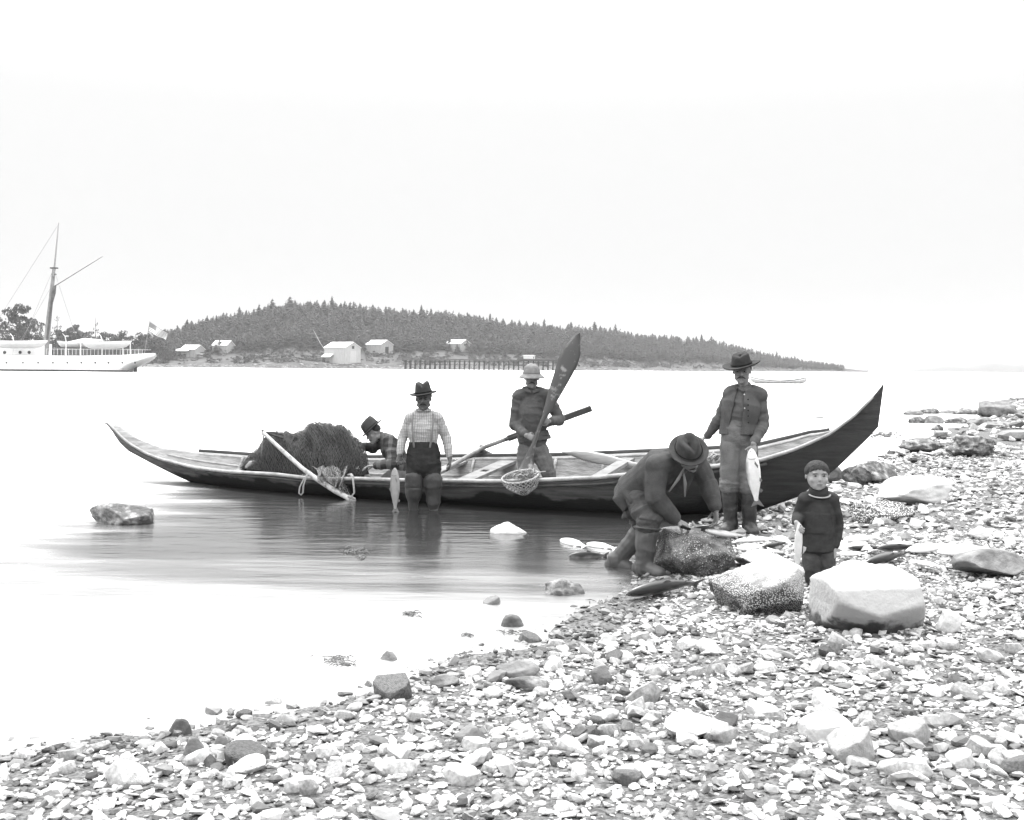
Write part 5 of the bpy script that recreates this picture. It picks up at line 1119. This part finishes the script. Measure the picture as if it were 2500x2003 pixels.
def hat(par, c, R, rx, ry, h, brim, m, crease=.03, pinch=.02, tip=0.0, curl=.01, band=None, name='hat', taper=.82, dome=False, droop=0.0, wob=0.0, seed=0):
    """felt hat: oval crown with creased top and a curled brim; c = centre of the sweatband"""
    nt = 48; prof = []; r_ = np.random.default_rng(seed)
    if dome: prof = [(0, h), (.3, h*.985), (.55, h*.91), (.78, h*.74), (.93, h*.45), (1.0, .02), (1.02, 0), (1.02+brim*.5/rx, -droop*.45), (1.02+brim/rx, -droop)]
    else: prof = [(0, h*.93), (.25, h*.95), (.5, h*.99), (taper*.86, h*1.0), (taper, h*.93), (taper+.4*(1-taper), h*.5), (1.0, .015), (1.03, 0), (1.03+brim*.5/rx, .0), (1.03+brim/rx, .006)]
    V = []
    for i, (pr, pz) in enumerate(prof):
        for j in range(nt):
            t = 2*math.pi*j/nt; X_ = math.cos(t); Y_ = math.sin(t); x = rx*pr*X_; y = ry*(1+(pr-1)*rx/ry if pr > 1 else pr)*Y_; z = pz
            if pr < 1 and not dome:
                z -= crease*math.exp(-(x/(.33*rx))**2)*(pz > h*.8); 
                if y > 0 and pz > .45*h: x *= 1-pinch*8*max(0, Y_)*(pz/h)
                z += .012*Y_*(pz > h*.8)*-1
            if pr > 1.02: k_ = (pr-1.02)*rx/brim; z += curl*k_*k_*(abs(X_)**2*1.6-.25)+tip*k_*Y_*-1+wob*k_*math.sin(2*t+seed)
            V.append(c+R@np.array([x, y, z]))
    Fh_ = grid_faces(len(prof), nt, wrap=True); V = np.array(V)
    o = obj(name, (V, [q[::-1] for q in Fh_]), m, par); s = o.modifiers.new('s', 'SOLIDIFY'); s.thickness = .016; s.offset = 0; sb = o.modifiers.new('b', 'SUBSURF'); sb.levels = 1; sb.render_levels = 1
    if band:
        obj('hat_band', tube([c+R@np.array([rx*1.02*math.cos(t), ry*1.02*math.sin(t), .022]) for t in np.linspace(0, 2*math.pi, 40)], [(.003, .014)]*40, ref=R@np.array([0, 0, 1.0]) if False else None, seg=6, caps='flat'), band, o)
    return o
m_skin = mat('weathered skin', .18, rough=.6, var=.15, scale=30, bump=.2, bscale=80); m_skinl = mat('child skin', .25, rough=.6, var=.08, scale=30); m_skind = mat('dark weathered skin', .085, rough=.6, var=.2, scale=30, bump=.2, bscale=80)
m_eyew = mat('eye white', .13, rough=.3); m_lip = mat('lip', .03, rough=.6); m_hairm = mat('black hair', .018, rough=.7, var=.5, scale=60, bump=.6, bscale=200); m_hairg = mat('grey moustache', .05, rough=.8, var=.5, scale=90)
m_felt = mat('dark felt', .022, rough=.95, var=.4, scale=16, bump=.2, bscale=120); m_felt2 = mat('brown felt', .04, rough=.95, var=.35, scale=14, bump=.2, bscale=120); m_band = mat('hat ribbon', .012, rough=1, spec=.05)
m_wool = mat('dark wool coat', .06, rough=1, var=.25, scale=10, bump=.35, bscale=180, spec=.1); m_trd = mat('dark trousers', .026, rough=1, var=.35, scale=9, bump=.3, bscale=120, spec=.1)
m_trg = mat('worn grey trousers', .11, rough=1, var=.35, scale=7, bump=.35, bscale=110, spec=.1); m_smock = mat('dark smock', .075, rough=1, var=.22, scale=8, bump=.3, bscale=120, spec=.1)
m_boot_ = mat('oiled boot leather', .032, rough=.5, var=.5, scale=9, bump=.3, bscale=60); m_rub = mat('grey rubber boot', .034, rough=.55, var=.35, scale=8, bump=.25, bscale=50)
m_vest = mat('dark vest', .075, rough=1, var=.2, scale=10, bump=.4, bscale=200, spec=.1); m_shd = mat('dark work shirt', .085, rough=1, var=.25, scale=9, bump=.3, bscale=120, spec=.1)
m_knit = mat('dark knitted wool', .04, rough=1, var=.25, scale=12, bump=.6, bscale=240, stretch=(1, 1, 1.6), spec=.1)
def plaid(name, a, b_, f=55, c=None):
    m = mat(name, a, rough=1, var=.12, scale=10, bump=.25, bscale=100, spec=.1); N, L, bs = nodes(m); src = bs.inputs['Base Color'].links[0].from_socket; t = N.new('ShaderNodeTexCoord'); s = N.new('ShaderNodeSeparateXYZ')
    nz = N.new('ShaderNodeTexNoise'); nz.inputs['Scale'].default_value = 7; mp = N.new('ShaderNodeMix'); mp.data_type = 'VECTOR'; mp.inputs[0].default_value = .045; L.new(t.outputs['Object'], nz.inputs['Vector']); L.new(t.outputs['Object'], mp.inputs[4]); L.new(nz.outputs['Color'], mp.inputs[5]); L.new(mp.outputs[1], s.inputs[0])
    prev = src
    for ax, ff, wd in (('X', f, .42), ('Z', f*.8, .34)):
        q = N.new('ShaderNodeMath'); q.operation = 'MULTIPLY'; q.inputs[1].default_value = ff; L.new(s.outputs[ax], q.inputs[0]); r = N.new('ShaderNodeMath'); r.operation = 'FRACT'; L.new(q.outputs[0], r.inputs[0]); l = N.new('ShaderNodeMath'); l.operation = 'LESS_THAN'; l.inputs[1].default_value = wd; L.new(r.outputs[0], l.inputs[0])
        h = N.new('ShaderNodeMath'); h.operation = 'MULTIPLY'; h.inputs[1].default_value = .62 if ax == 'X' else .4; L.new(l.outputs[0], h.inputs[0]); mx_ = N.new('ShaderNodeMix'); mx_.data_type = 'RGBA'; L.new(h.outputs[0], mx_.inputs[0]); L.new(prev, mx_.inputs[6]); mx_.inputs[7].default_value = (b_,)*3+(1,); prev = mx_.outputs[2]
    L.new(prev, bs.inputs['Base Color']); return m
m_plaid = plaid('pale checked shirt', .34, .19, 44); m_plaidd = plaid('dark plaid jacket', .035, .11, 9)
def rotR(fwd, up): return basis(y=fwd, z=up)
def HR(f=(0, -1, 0), u=(0, 0, 1)):
    Z = nrm(u); Y = nrm(np.asarray(f, float)-Z*np.dot(f, Z)); return np.array([np.cross(Y, Z), Y, Z]).T
def hadj(K): return .215*K
# ---------------------------------------------------------------- 1 wading man
d = 12.2; J = dict(pel=P(1034, 1128, d), wai=P(1033, 1088, d), che=P(1034, 1045, d-.01), nck=P(1034, 1002, d), shL=P(1003, 1022, d), shR=P(1067, 1021, d), elL=P(984, 1067, d+.03), elR=P(1089, 1067, d+.03), wrL=P(976, 1111, d-.06), wrR=P(1098, 1118, d-.03),
     hiL=P(1016, 1138, d), hiR=P(1053, 1138, d), knL=P(1011, 1190, d-.05), knR=P(1057, 1190, d-.04), anL=P(1008, 1262, d), anR=P(1060, 1262, d)); J['anL'][2] = -.16; J['anR'][2] = -.16
base = np.array([J['pel'][0], d, -.27]); t = thing('person', base, 'man in checked shirt, braces and dark hat standing in the water with a fish', 'person')
hc, HH = P(1034, 976, d-.02), .234; R = HR((-.02, -1, -.05), (-.03, 0, 1))
hp = hand_parts(J['wrL']+[0, 0, 0], (-.15, -.25, -1), (.6, -.7, 0), -1, (55, 70, 50), thumb=.8)+hand_parts(J['wrR'], (.05, -.1, -1), (-.8, .1, 0), 1, (22, 32, 25), thumb=.4)
V, Fc, Nn = remesh(head_parts(hc, HH, R, 1.08, J['nck'])+body_parts(J)+hp+foot_parts(J['anL'], J['anL']+[-.03, -.14, -.08])+foot_parts(J['anR'], J['anR']+[.03, -.14, -.08]), .0048, 2); body = obj('body', (V, Fc), m_skind, t)
face_bits(body, hc, HH, R, m_hairm, 1.1); obj('hair', hair_cap(hc, HH, R, .55, .5, .0), m_hairm, body).modifiers.new('s', 'SOLIDIFY').thickness = .006
garment(t, 'shirt', body_parts(J, 1, .014, ('torso', 'arms'), .2), m_plaid, bones_of(J, ARMB+TORB), .010, .007, 10, 3)
obj('collar', tube([J['nck']+np.array([.072*math.cos(a), .068*math.sin(a)-.012, .008+.014*math.sin(a)]) for a in np.linspace(-math.pi/2+.15, 1.5*math.pi-.15, 22)], [(.006, .018)]*22, ref=(0, 0, 1), seg=6), m_plaid, t)
for s in (-1, 1): obj('suspender_strap', tube([J['nck']+[s*.10, .02, .0], J['nck']+[s*.115, -.10, -.06], J['che']+[s*.108, -.152, .0], (J['che']+J['wai'])/2+[s*.1, -.150, 0], J['wai']+[s*.085, -.145, -.01]], [(.010, .004)]*5, ref=(1, 0, 0), seg=6), mat('grey braces', .14, rough=.9), t)
garment(t, 'trousers', [tube([J['wai']+[0, 0, -.02], J['pel']+[0, 0, .05], J['pel']-[0, 0, .02]], [(.168, .13), (.188, .145), (.19, .145)], ref=(1, 0, 0), seg=20)]+[tube([J['hi'+s], J['hi'+s]*.5+J['kn'+s]*.5, J['kn'+s]+[0, 0, .03]], [.106, .100, .070]) for s in 'LR'], m_trd, bones_of(J, LEGB+[('pel', 'wai')]), .012, .008, 9, 4)
garment(t, 'waders', [tube([J['kn'+s]+[0, 0, .085], J['kn'+s]+[0, 0, .02], J['kn'+s]*.7+J['an'+s]*.3, J['kn'+s]*.4+J['an'+s]*.6, J['an'+s]], [.100, .098, .080, .060, .050]) for s in 'LR']+foot_parts(J['anL'], J['anL']+[-.03, -.16, -.09], .05, .02)+foot_parts(J['anR'], J['anR']+[.03, -.16, -.09], .05, .02), m_rub, bones_of(J, LEGB), .021, .008, 6, 8, stretch=1.7)
hat(t, hc+R@np.array([0, -.012, .062]), HR((-.02, -1, -.08), (-.14, -.06, 1)), .087, .104, .125, .064, m_felt, .035, .035, .004, .006, m_band, seed=1)
# ---------------------------------------------------------------- 2 man leaning over the net
d = 13.45; J = dict(pel=P(982, 1150, d), wai=P(972, 1125, d), che=P(953, 1088, d-.02), nck=P(930, 1066, d-.04), shL=P(936, 1075, d+.13), shR=P(952, 1078, d-.2), elL=P(912, 1095, d+.2), elR=P(958, 1132, d-.38), wrL=P(884, 1088, d+.05), wrR=P(915, 1138, d-.42),
     hiL=P(985, 1158, d+.09), hiR=P(985, 1160, d-.09), knL=P(945, 1165, d+.1), knR=P(940, 1172, d-.12), anL=P(985, 1180, d+.1), anR=P(985, 1182, d-.12))
base = np.array([J['pel'][0], d, .0]); t = thing('person', base, 'man in a plaid jacket and dark hat bent over the net in the canoe', 'person')
R = HR((-.75, -.42, -.35), (-.50, -.05, .86)); hc, HH = P(911, 1059, d-.08), .225
hp = hand_parts(J['wrL'], (-1, -.1, 0), (0, -.2, -1), 1, (25, 30, 20))+hand_parts(J['wrR'], (-1, -.15, -.1), (0, -.2, -1), -1, (18, 25, 20), thumb=.3, spread=.18)
V, Fc, Nn = remesh(head_parts(hc, HH, R, 1.0, J['nck'])+body_parts(J)+hp, .0048, 2); body = obj('body', (V, Fc), m_skin, t)
face_bits(body, hc, HH, R, m_hairm, .5); obj('hair', hair_cap(hc, HH, R, .3, .4, .01), m_hairm, body).modifiers.new('s', 'SOLIDIFY').thickness = .006
garment(t, 'jacket', body_parts(J, 1, .024, ('torso', 'arms')), m_plaidd, bones_of(J, ARMB+TORB), .014, .008, 9, 8)
obj('collar', tube([J['nck']+R@np.array([.075*math.cos(a), .07*math.sin(a), -.0])+[.012, 0, -.01] for a in np.linspace(0, 2*math.pi, 20)], [(.008, .02)]*20, ref=(0, 0, 1), seg=6), m_plaidd, t)
garment(t, 'trousers', body_parts(J, 1, .02, ('legs',)), m_trg, bones_of(J, LEGB), .010, .01, 9, 9)
hat(t, hc+R@np.array([0, -.02, .06]), HR((-.55, -.45, -.62), (-.66, -.05, .72)), .086, .102, .125, .052, m_felt2, .03, .01, .0, .004, m_band, taper=.9, seed=2)
# ---------------------------------------------------------------- 3 man standing in the canoe with the paddle
d = 13.0; J = dict(pel=P(1300, 1095, d), wai=P(1300, 1062, d), che=P(1300, 1010, d-.01), nck=P(1298, 953, d), shL=P(1267, 968, d), shR=P(1336, 966, d), elL=P(1256, 1037, d+.0), elR=P(1367, 1026, d-.05), wrL=P(1284, 1063, d-.29), wrR=P(1344, 1029, d-.24),
     hiL=P(1286, 1100, d), hiR=P(1317, 1100, d), knL=P(1281, 1150, d-.03), knR=P(1338, 1150, d-.06), anL=P(1277, 1215, d), anR=P(1352, 1215, d)); J['anL'][2] = .02; J['anR'][2] = .02
base = np.array([J['pel'][0], d, -.06]); t = thing('person', base, 'man in pale round hat and dark smock standing in the canoe with a paddle', 'person')
R = HR((.02, -1, .0), (0, 0, 1)); hc, HH = P(1298, 925, d-.02), .228
hp = hand_parts(J['wrL'], (1, -.25, -.35), (.1, .9, -.35), 1, (45, 60, 45), thumb=.7)+hand_parts(J['wrR'], (-1, -.15, .12), (0, .9, -.2), 1, (45, 60, 45), thumb=.7)
V, Fc, Nn = remesh(head_parts(hc, HH, R, 1.05, J['nck'])+body_parts(J)+hp+foot_parts(J['anL'], J['anL']+[-.05, -.13, -.06])+foot_parts(J['anR'], J['anR']+[.05, -.13, -.06]), .0048, 2); body = obj('body', (V, Fc), m_skin, t)
face_bits(body, hc, HH, R, m_hairg, 1.1); obj('hair', hair_cap(hc, HH, R, .5, .4, .0), m_hairm, body).modifiers.new('s', 'SOLIDIFY').thickness = .006
garment(t, 'smock', body_parts(J, 1, .024, ('torso', 'arms'), .3), m_smock, bones_of(J, ARMB+TORB), .016, .008, 8, 13)
garment(t, 'smock_hem', [tube([J['wai']+[.01, 0, .03], J['wai']+[.02, 0, -.03], J['wai']+[.025, 0, -.065]], [(.170, .128), (.185, .142), (.195, .152)], ref=(1, 0, 0), seg=20, caps='flat')], m_smock, bones_of(J, TORB), .012, .008, 9, 5)
obj('collar', join([tube([J['nck']+[s*.02, -.105, -.022], J['nck']+[s*.07, -.085, .006], J['nck']+[s*.09, 0, .02], J['nck']+[s*.05, .07, .03]], [(.01, .016), (.012, .026), (.010, .026), (.008, .02)], ref=(0, 1, 0), seg=8) for s in (-1, 1)]), m_smock, t)
garment(t, 'trousers', body_parts(J, 1.0, .026, ('legs',)), m_trg, bones_of(J, LEGB+[('pel', 'wai')]), .011, .008, 9, 15)
hat(t, hc+R@np.array([0, -.005, .052]), HR((0, -1, -.08), (0, -.04, 1)), .094, .108, .115, .060, mat('pale worn canvas hat', .15, rough=1, var=.35, scale=14, bump=.3), 0, 0, 0, .004, mat('pale hat band', .18, rough=1), dome=True, droop=.048, seed=3)
# ---------------------------------------------------------------- 4 man in the vest
g = G(1806, 1303); d = 10.45; zt_ = float(gz(P(1770, 1290, d)[0], d)[0])
J = dict(pel=P(1803, 1072, d), wai=P(1803, 1035, d), che=P(1812, 985, d-.01), nck=P(1818, 943, d), shL=P(1785, 964, d+.03), shR=P(1852, 966, d-.03), elL=P(1757, 1022, d+.10), elR=P(1864, 1036, d-.03), wrL=P(1726, 1066, d+.24), wrR=P(1840, 1084, d-.20),
     hiL=P(1787, 1085, d), hiR=P(1822, 1085, d), knL=P(1781, 1185, d-.04), knR=P(1827, 1190, d-.05), anL=P(1784, 1272, d), anR=P(1830, 1280, d-.02))
base = np.array([J['pel'][0], d, zt_]); t = thing('person', base, 'man in open vest and wide dark hat standing by the canoe with silver fish', 'person')
R = HR((-.28, -1, -.08), (-.02, 0, 1)); hc, HH = P(1811, 909, d-.03), .225
hp = hand_parts(J['wrL'], (-.8, .5, -.45), (0, .3, -1), 1, (35, 40, 25))+hand_parts(J['wrR'], (-.15, -.35, -1), (-.6, -.7, 0), 1, (55, 70, 50), thumb=.8)
def gtoe(px, py, dd): q = P(px, py, dd); return q
V, Fc, Nn = remesh(head_parts(hc, HH, R, .95, J['nck'])+body_parts(J)+hp+foot_parts(J['anL'], J['anL']+[-.10, -.1, -.05])+foot_parts(J['anR'], J['anR']+[.0, -.13, -.05]), .0048, 2); body = obj('body', (V, Fc), m_skin, t)
face_bits(body, hc, HH, R, m_hairm, 1.0); obj('hair', hair_cap(hc, HH, R, .5, .45, .0), m_hairm, body).modifiers.new('s', 'SOLIDIFY').thickness = .006
garment(t, 'shirt', body_parts(J, 1, .016, ('torso', 'arms'), .1), m_shd, bones_of(J, ARMB+TORB), .014, .008, 9, 21)
obj('collar', join([tube([J['nck']+[s*.012-.02, -.085, -.045], J['nck']+[s*.05-.01, -.07, -.012], J['nck']+[s*.07, 0, .0], J['nck']+[s*.04, .055, .01]], [(.008, .012), (.01, .022), (.009, .022), (.008, .018)], ref=(0, 1, 0), seg=8) for s in (-1, 1)]), m_shd, t)
garment(t, 'trousers', [limb(J['hi'+s], J['hi'+s]*.3+J['kn'+s]*.7, J['kn'+s]+[0, 0, .0], .112, .096, .086) for s in 'LR']+[tube([J['hiL'], J['hiR']], [.10, .10]), tube([J['wai']-[0, 0, .03], J['pel']], [(.158, .124), (.165, .130)], ref=(1, 0, 0), seg=20)], m_trg, bones_of(J, LEGB+[('pel', 'wai')]), .012, .008, 7, 22, stretch=1.8)
# vest: a shell over the shirt, open down the front
V, Fc, Nn = remesh(body_parts(dict(J), 1.0, .030, ('torso',), .75)+[tube([J['sh'+a]*.6+J['nck']*.4, J['sh'+a]*.86+J['nck']*.14], [.062, .060]) for a in 'LR'], .009, 3); V = wrinkle(V, Nn, bones_of(J, TORB), .008, 6, 31)
def keep_(f):
    c = np.mean([V[i] for i in f], axis=0); px = 1250+F*c[0]/c[1]; py = HY+F*(HC-c[2])/c[1]+(px-1250)*.009
    if py > 1062+.05*(px-1800): return False
    if c[1] < J['che'][1]+.02 and interp(py, [(935, 1803), (1000, 1789), (1060, 1778)]) < px < interp(py, [(935, 1826), (960, 1818), (1062, 1810)]): return False
    return py > 945 or abs(px-1818) > 18
o = obj('vest', (V, [f for f in Fc if keep_(f)]), m_vest, t); o.modifiers.new('s', 'SOLIDIFY').thickness = .008
for z in (-.12, -.17, -.22, -.27, -.33): obj('button', ell(J['nck']+[-.005-.02*z, -.172, z], (.007, .005, .007), nu=8, nv=6), m_band, t)
for z in (-.075, -.2): obj('shirt_button', ell(J['nck']+[-.035-.03*z, -.148, z], (.007, .005, .007), nu=8, nv=6), m_pale, t)
bt = [tube([J['kn'+s]+[0, .0, -.0], J['kn'+s]*.6+J['an'+s]*.4, J['kn'+s]*.25+J['an'+s]*.75, J['an'+s]+[0, 0, .0]], [(.078, .078), (.075, .078), (.066, .07), (.06, .065)]) for s in 'LR']
bt += foot_parts(J['anL'], np.array([J['anL'][0]-.10, J['anL'][1]-.14, zt_+.035]), .05, .02)+foot_parts(J['anR'], np.array([J['anR'][0]+.0, J['anR'][1]-.19, zt_+.03]), .05, .02)
garment(t, 'boots', bt, m_boot_, bones_of(J, LEGB), .009, .007, 8, 26, stretch=3.5)
garment(t, 'trouser_cuff', [tube([J['kn'+s]+[0, 0, .05], J['kn'+s]+[0, 0, -.005]], [.090, .097]) for s in 'LR'], m_trg, bones_of(J, LEGB), .016, .008, 12, 27)
for s in 'LR':
    a_ = J['an'+s]; to = np.array([a_[0]-(.10 if s == 'L' else 0), a_[1]-(.14 if s == 'L' else .19), zt_+.008]); h_ = np.array([a_[0], a_[1]+.03, zt_+.008]); obj('sole', tube([h_, (h_+to)/2, to], [(.050, .011), (.058, .011), (.050, .011)], ref=np.cross(to-h_, [0, 0, 1]), seg=12), mat('boot sole', .10, rough=.8), t)
hat(t, hc+R@np.array([0, -.01, .058]), HR((-.3, -1, -.12), (-.2, -.14, 1)), .088, .104, .108, .088, m_felt, .010, .02, .0, .02, m_band, wob=.01, seed=4)
# ---------------------------------------------------------------- 5 bent man cutting fish
d = 8.75; J = dict(pel=P(1553, 1196, d), wai=P(1580, 1172, d-.08), che=P(1622, 1138, d-.20), nck=P(1652, 1112, d-.28), shL=P(1603, 1138, d-.36), shR=P(1698, 1125, d-.02), elL=P(1600, 1215, d-.38), elR=P(1728, 1180, d-.05), wrL=P(1650, 1270, d-.30), wrR=P(1747, 1243, d-.18),
     hiL=P(1562, 1210, d-.10), hiR=P(1556, 1205, d+.10), knL=P(1583, 1268, d-.30), knR=P(1575, 1290, d+.12), anL=P(1572, 1390, d-.32), anR=P(1506, 1368, d+.10))
base = np.array([W0(1580, 1405, 0)[0], 8.5, 0.0]); t = thing('person', base, 'man in a dark coat and hat bent double cutting fish on the barnacled boulder', 'person')
R = HR((.30, -.42, -.85), (.30, -.72, .62)); R = HR((.42, -.5, -.76), (-.12, -.70, .70)); hc, HH = P(1683, 1115, d-.38), .228
hp = hand_parts(J['wrL'], (.9, -.15, -.4), (.0, .2, -1), -1, (35, 45, 30), .175, thumb=.6)+hand_parts(J['wrR'], (.1, .1, -1), (-.9, -.2, 0), 1, (25, 35, 25), .175, thumb=.5)
V, Fc, Nn = remesh(head_parts(hc, HH, R, 1.0, J['nck'])+body_parts(J, 1.08)+hp+foot_parts(J['anL'], J['anL']+[.1, -.12, -.06])+foot_parts(J['anR'], J['anR']+[.1, -.05, -.05]), .0048, 2); body = obj('body', (V, Fc), m_skin, t)
face_bits(body, hc, HH, R, m_hairm, .7); obj('hair', hair_cap(hc, HH, R, .2, .4, .01), m_hairm, body).modifiers.new('s', 'SOLIDIFY').thickness = .006
coat = body_parts(J, 1.1, .03, ('torso', 'arms'))
sdv = nrm(J['shR']-J['shL'])
coat += [tube([J['che'], J['wai']+[-.0, 0, -.01], J['pel']+[-.03, 0, 0], P(1535, 1222, d-.02), P(1545, 1232, d-.03)], [(.17, .14), (.175, .15), (.175, .135), (.165, .085), (.15, .06)], ref=sdv, seg=20, caps='flat')]
coat += [tube([P(1527, 1192, d-.1), P(1548, 1222, d-.18), P(1588, 1226, d-.2)], [.06, .055, .035]), tube([P(1598, 1155, d-.3), P(1590, 1215, d-.24)], [.08, .05])]
garment(t, 'coat', coat, m_wool, bones_of(J, ARMB+TORB), .010, .008, 5, 33, smooth=4, stretch=2)
for s, (a, b_) in enumerate((((1672, 1140), (1634, 1200)), ((1668, 1150), (1672, 1212)))):
    obj('coat_lapel', tube([P(*a, d-.40), P((a[0]+b_[0])/2+3, (a[1]+b_[1])/2, d-.43), P(*b_, d-.38)], [(.006, .006), (.012, .008), (.006, .006)], ref=(1, 0, 0), seg=8), mat('pale coat lining', .14, rough=1), t)
obj('coat_front', join([(np.array([P(1668, 1145, d-.25), P(1634, 1200, d-.28), P(1672, 1215, d-.22), P(1700, 1150, d-.15), P(1672, 1212, d-.2)]), [(0, 1, 2), (0, 2, 3)])]), m_felt, t, smooth=False).modifiers.new('s', 'SOLIDIFY').thickness = .015
tr_ = [limb(J['hiL'], J['knL'], J['knL']*.75+J['anL']*.25, .125, .10, .085), limb(J['hiR'], J['knR'], J['knR']*.7+J['anR']*.3, .13, .105, .07), tube([J['hiL'], J['hiR']], [.13, .13]), tube([P(1530, 1255, d), P(1570, 1235, d-.1), P(1590, 1262, d-.3)], [.045, .11, .1])]
garment(t, 'trousers', tr_, m_trg if False else mat('dark oily trousers', .045, rough=.8, var=.35, scale=8, bump=.3), bones_of(J, LEGB), .018, .008, 9, 35)
bt = [tube([J['knL']*.82+J['anL']*.18, J['knL']*.5+J['anL']*.5, J['knL']*.2+J['anL']*.8, J['anL']], [.088, .080, .068, .060]), tube([J['knR']*.85+J['anR']*.15, J['knR']*.5+J['anR']*.5, J['knR']*.2+J['anR']*.8, J['anR']], [.085, .08, .07, .062])]
bt += foot_parts(J['anL'], np.array([J['anL'][0]+.13, J['anL'][1]-.12, .035]), .052, .02)+foot_parts(J['anR'], np.array([J['anR'][0]+.14, J['anR'][1]-.08, -.01]), .052, .02)
garment(t, 'boots', bt, mat('pale rubber boot', .06, rough=.5, var=.35, scale=7), bones_of(J, LEGB), .012, .007, 7, 36, stretch=2.2)
hat(t, hc+R@np.array([0, -.01, .055]), R, .086, .104, .115, .055, m_felt2, .035, .012, .0, .01, m_band, wob=.008, seed=5)
for s, f_ in (('L', .18), ('R', .15)):
    c_ = J['kn'+s]*(1-f_)+J['an'+s]*f_; ax = nrm(J['kn'+s]-J['an'+s]); B_2 = basis(x=np.cross([0, 1, 0], ax), z=ax)
    obj('boot_cuff', tube([c_+B_2@np.array([.094*math.cos(a), .094*math.sin(a), 0]) for a in np.linspace(0, 2*math.pi, 26)], [(.009, .014)]*26, seg=6), m_boot_, t)
h_ = np.array([J['anL'][0]-.02, J['anL'][1]+.03, .012]); to = np.array([J['anL'][0]+.15, J['anL'][1]-.14, .012]); obj('sole', tube([h_, (h_+to)/2, to], [(.050, .012), (.060, .012), (.052, .012)], ref=np.cross(to-h_, [0, 0, 1]), seg=12), mat('pale boot sole', .28, rough=.8), t)
q = P(1684, 1291, d-.36); kn = thing('knife', q, 'dark knife held in the right hand of the bent man', 'knife'); obj('handle', tube([P(1664, 1287, d-.36), P(1684, 1292, d-.36)], [.011, .009]), m_band, kn); obj('blade', box((P(1684, 1292, d-.36)+P(1712, 1294, d-.33))/2, (.09, .003, .018), basis(x=P(1712, 1294, d-.33)-P(1684, 1292, d-.36), z=(0, 0, 1))), mat('knife steel', .25, rough=.4), kn, smooth=False)
# ---------------------------------------------------------------- 6 child
g = G(1990, 1434); d = g[1]+.05; K = .62; zg_ = g[2]
J = dict(pel=P(1996, 1340, d), wai=P(1996, 1300, d), che=P(1998, 1252, d), nck=P(1998, 1201, d), shL=P(1966, 1221, d), shR=P(2031, 1221, d), elL=P(1950, 1262, d+.05), elR=P(2044, 1280, d+.03), wrL=P(1944, 1276, d-.13), wrR=P(2038, 1338, d-.03),
     hiL=P(1984, 1350, d), hiR=P(2012, 1350, d), knL=P(1982, 1388, d-.02), knR=P(2019, 1388, d-.02), anL=P(1984, 1422, d), anR=P(2024, 1422, d))
base = np.array([J['pel'][0], d, zg_]); t = thing('person', base, 'small child in a dark jersey with a white neck band standing between the boulders', 'person')
R = HR((-.03, -1, .0), (0, 0, 1)); R[:, 0] *= 1.03; hc, HH = P(1995.5, 1162, d-.02), .208
hp = hand_parts(J['wrL'], (.2, -.5, -.5), (.6, 0, -.6), -1, (45, 50, 35), .115, thumb=.6)+hand_parts(J['wrR'], (.0, -.05, -1), (-.7, .3, 0), 1, (12, 15, 12), .125, thumb=.3, spread=.14)
V, Fc, Nn = remesh(head_parts(hc, HH, R, 1.0, J['nck'], True)+body_parts(J, K)+hp+[tube([J['an'+s], np.array([J['an'+s][0], d-.09, zg_+.03])], [.03, .026]) for s in 'LR'], .0040, 2); body = obj('body', (V, Fc), m_skinl, t)
face_bits(body, hc, HH, R*np.array([1, .97, 1]), m_hairm, 0); o = obj('hair', hair_cap(hc, HH, R, -.05, .20, .02), mat('short cropped hair', .035, rough=.9, var=.5, scale=50, stretch=(1, 1, .3), bump=.8, bscale=160), body)
garment(t, 'jersey', body_parts(J, K*.93, .022, ('torso', 'arms'))+[tube([J['che'], J['wai'], P(1995, 1345, d)], [(.110, .092), (.118, .10), (.120, .105)], ref=(1, 0, 0), seg=20, caps='flat')], m_knit, bones_of(J, ARMB+TORB), .006, .006, 9, 43, stretch=1.6)
obj('roll_neck', tube([J['nck']+[0, 0, -.03], J['nck']+[0, -.005, .0], J['nck']+[0, -.008, .035]], [(.074, .068), (.068, .064), (.062, .058)], ref=(1, 0, 0), seg=24, caps='flat'), m_knit, t)
obj('neck_band', tube([J['nck']+np.array([.077*math.cos(a), .078*math.sin(a)-.010, -.010+.022*math.sin(a)]) for a in np.linspace(0, 2*math.pi, 30)], [(.005, .006)]*30, seg=8), mat('pale wool', .26, rough=1), t)
garment(t, 'trousers', [limb(J['hi'+s], J['kn'+s], J['an'+s]+[0, 0, .02], .075, .062, .052) for s in 'LR']+[tube([J['hiL'], J['hiR']], [.075, .075])], mat('dark child trousers', .05, rough=1, var=.35, scale=9, bump=.3), bones_of(J, LEGB), .008, .006, 10, 44)
garment(t, 'shoes', [tube([np.array([J['an'+s][0], d+.02, zg_+.035]), np.array([J['an'+s][0]+(.0 if s == 'L' else .01), d-.11, zg_+.028])], [(.036, .036), (.034, .026)], ref=(1, 0, 0)) for s in 'LR'], mat('brown shoe', .10, rough=.6), bones_of(J, LEGB), .002, .006)
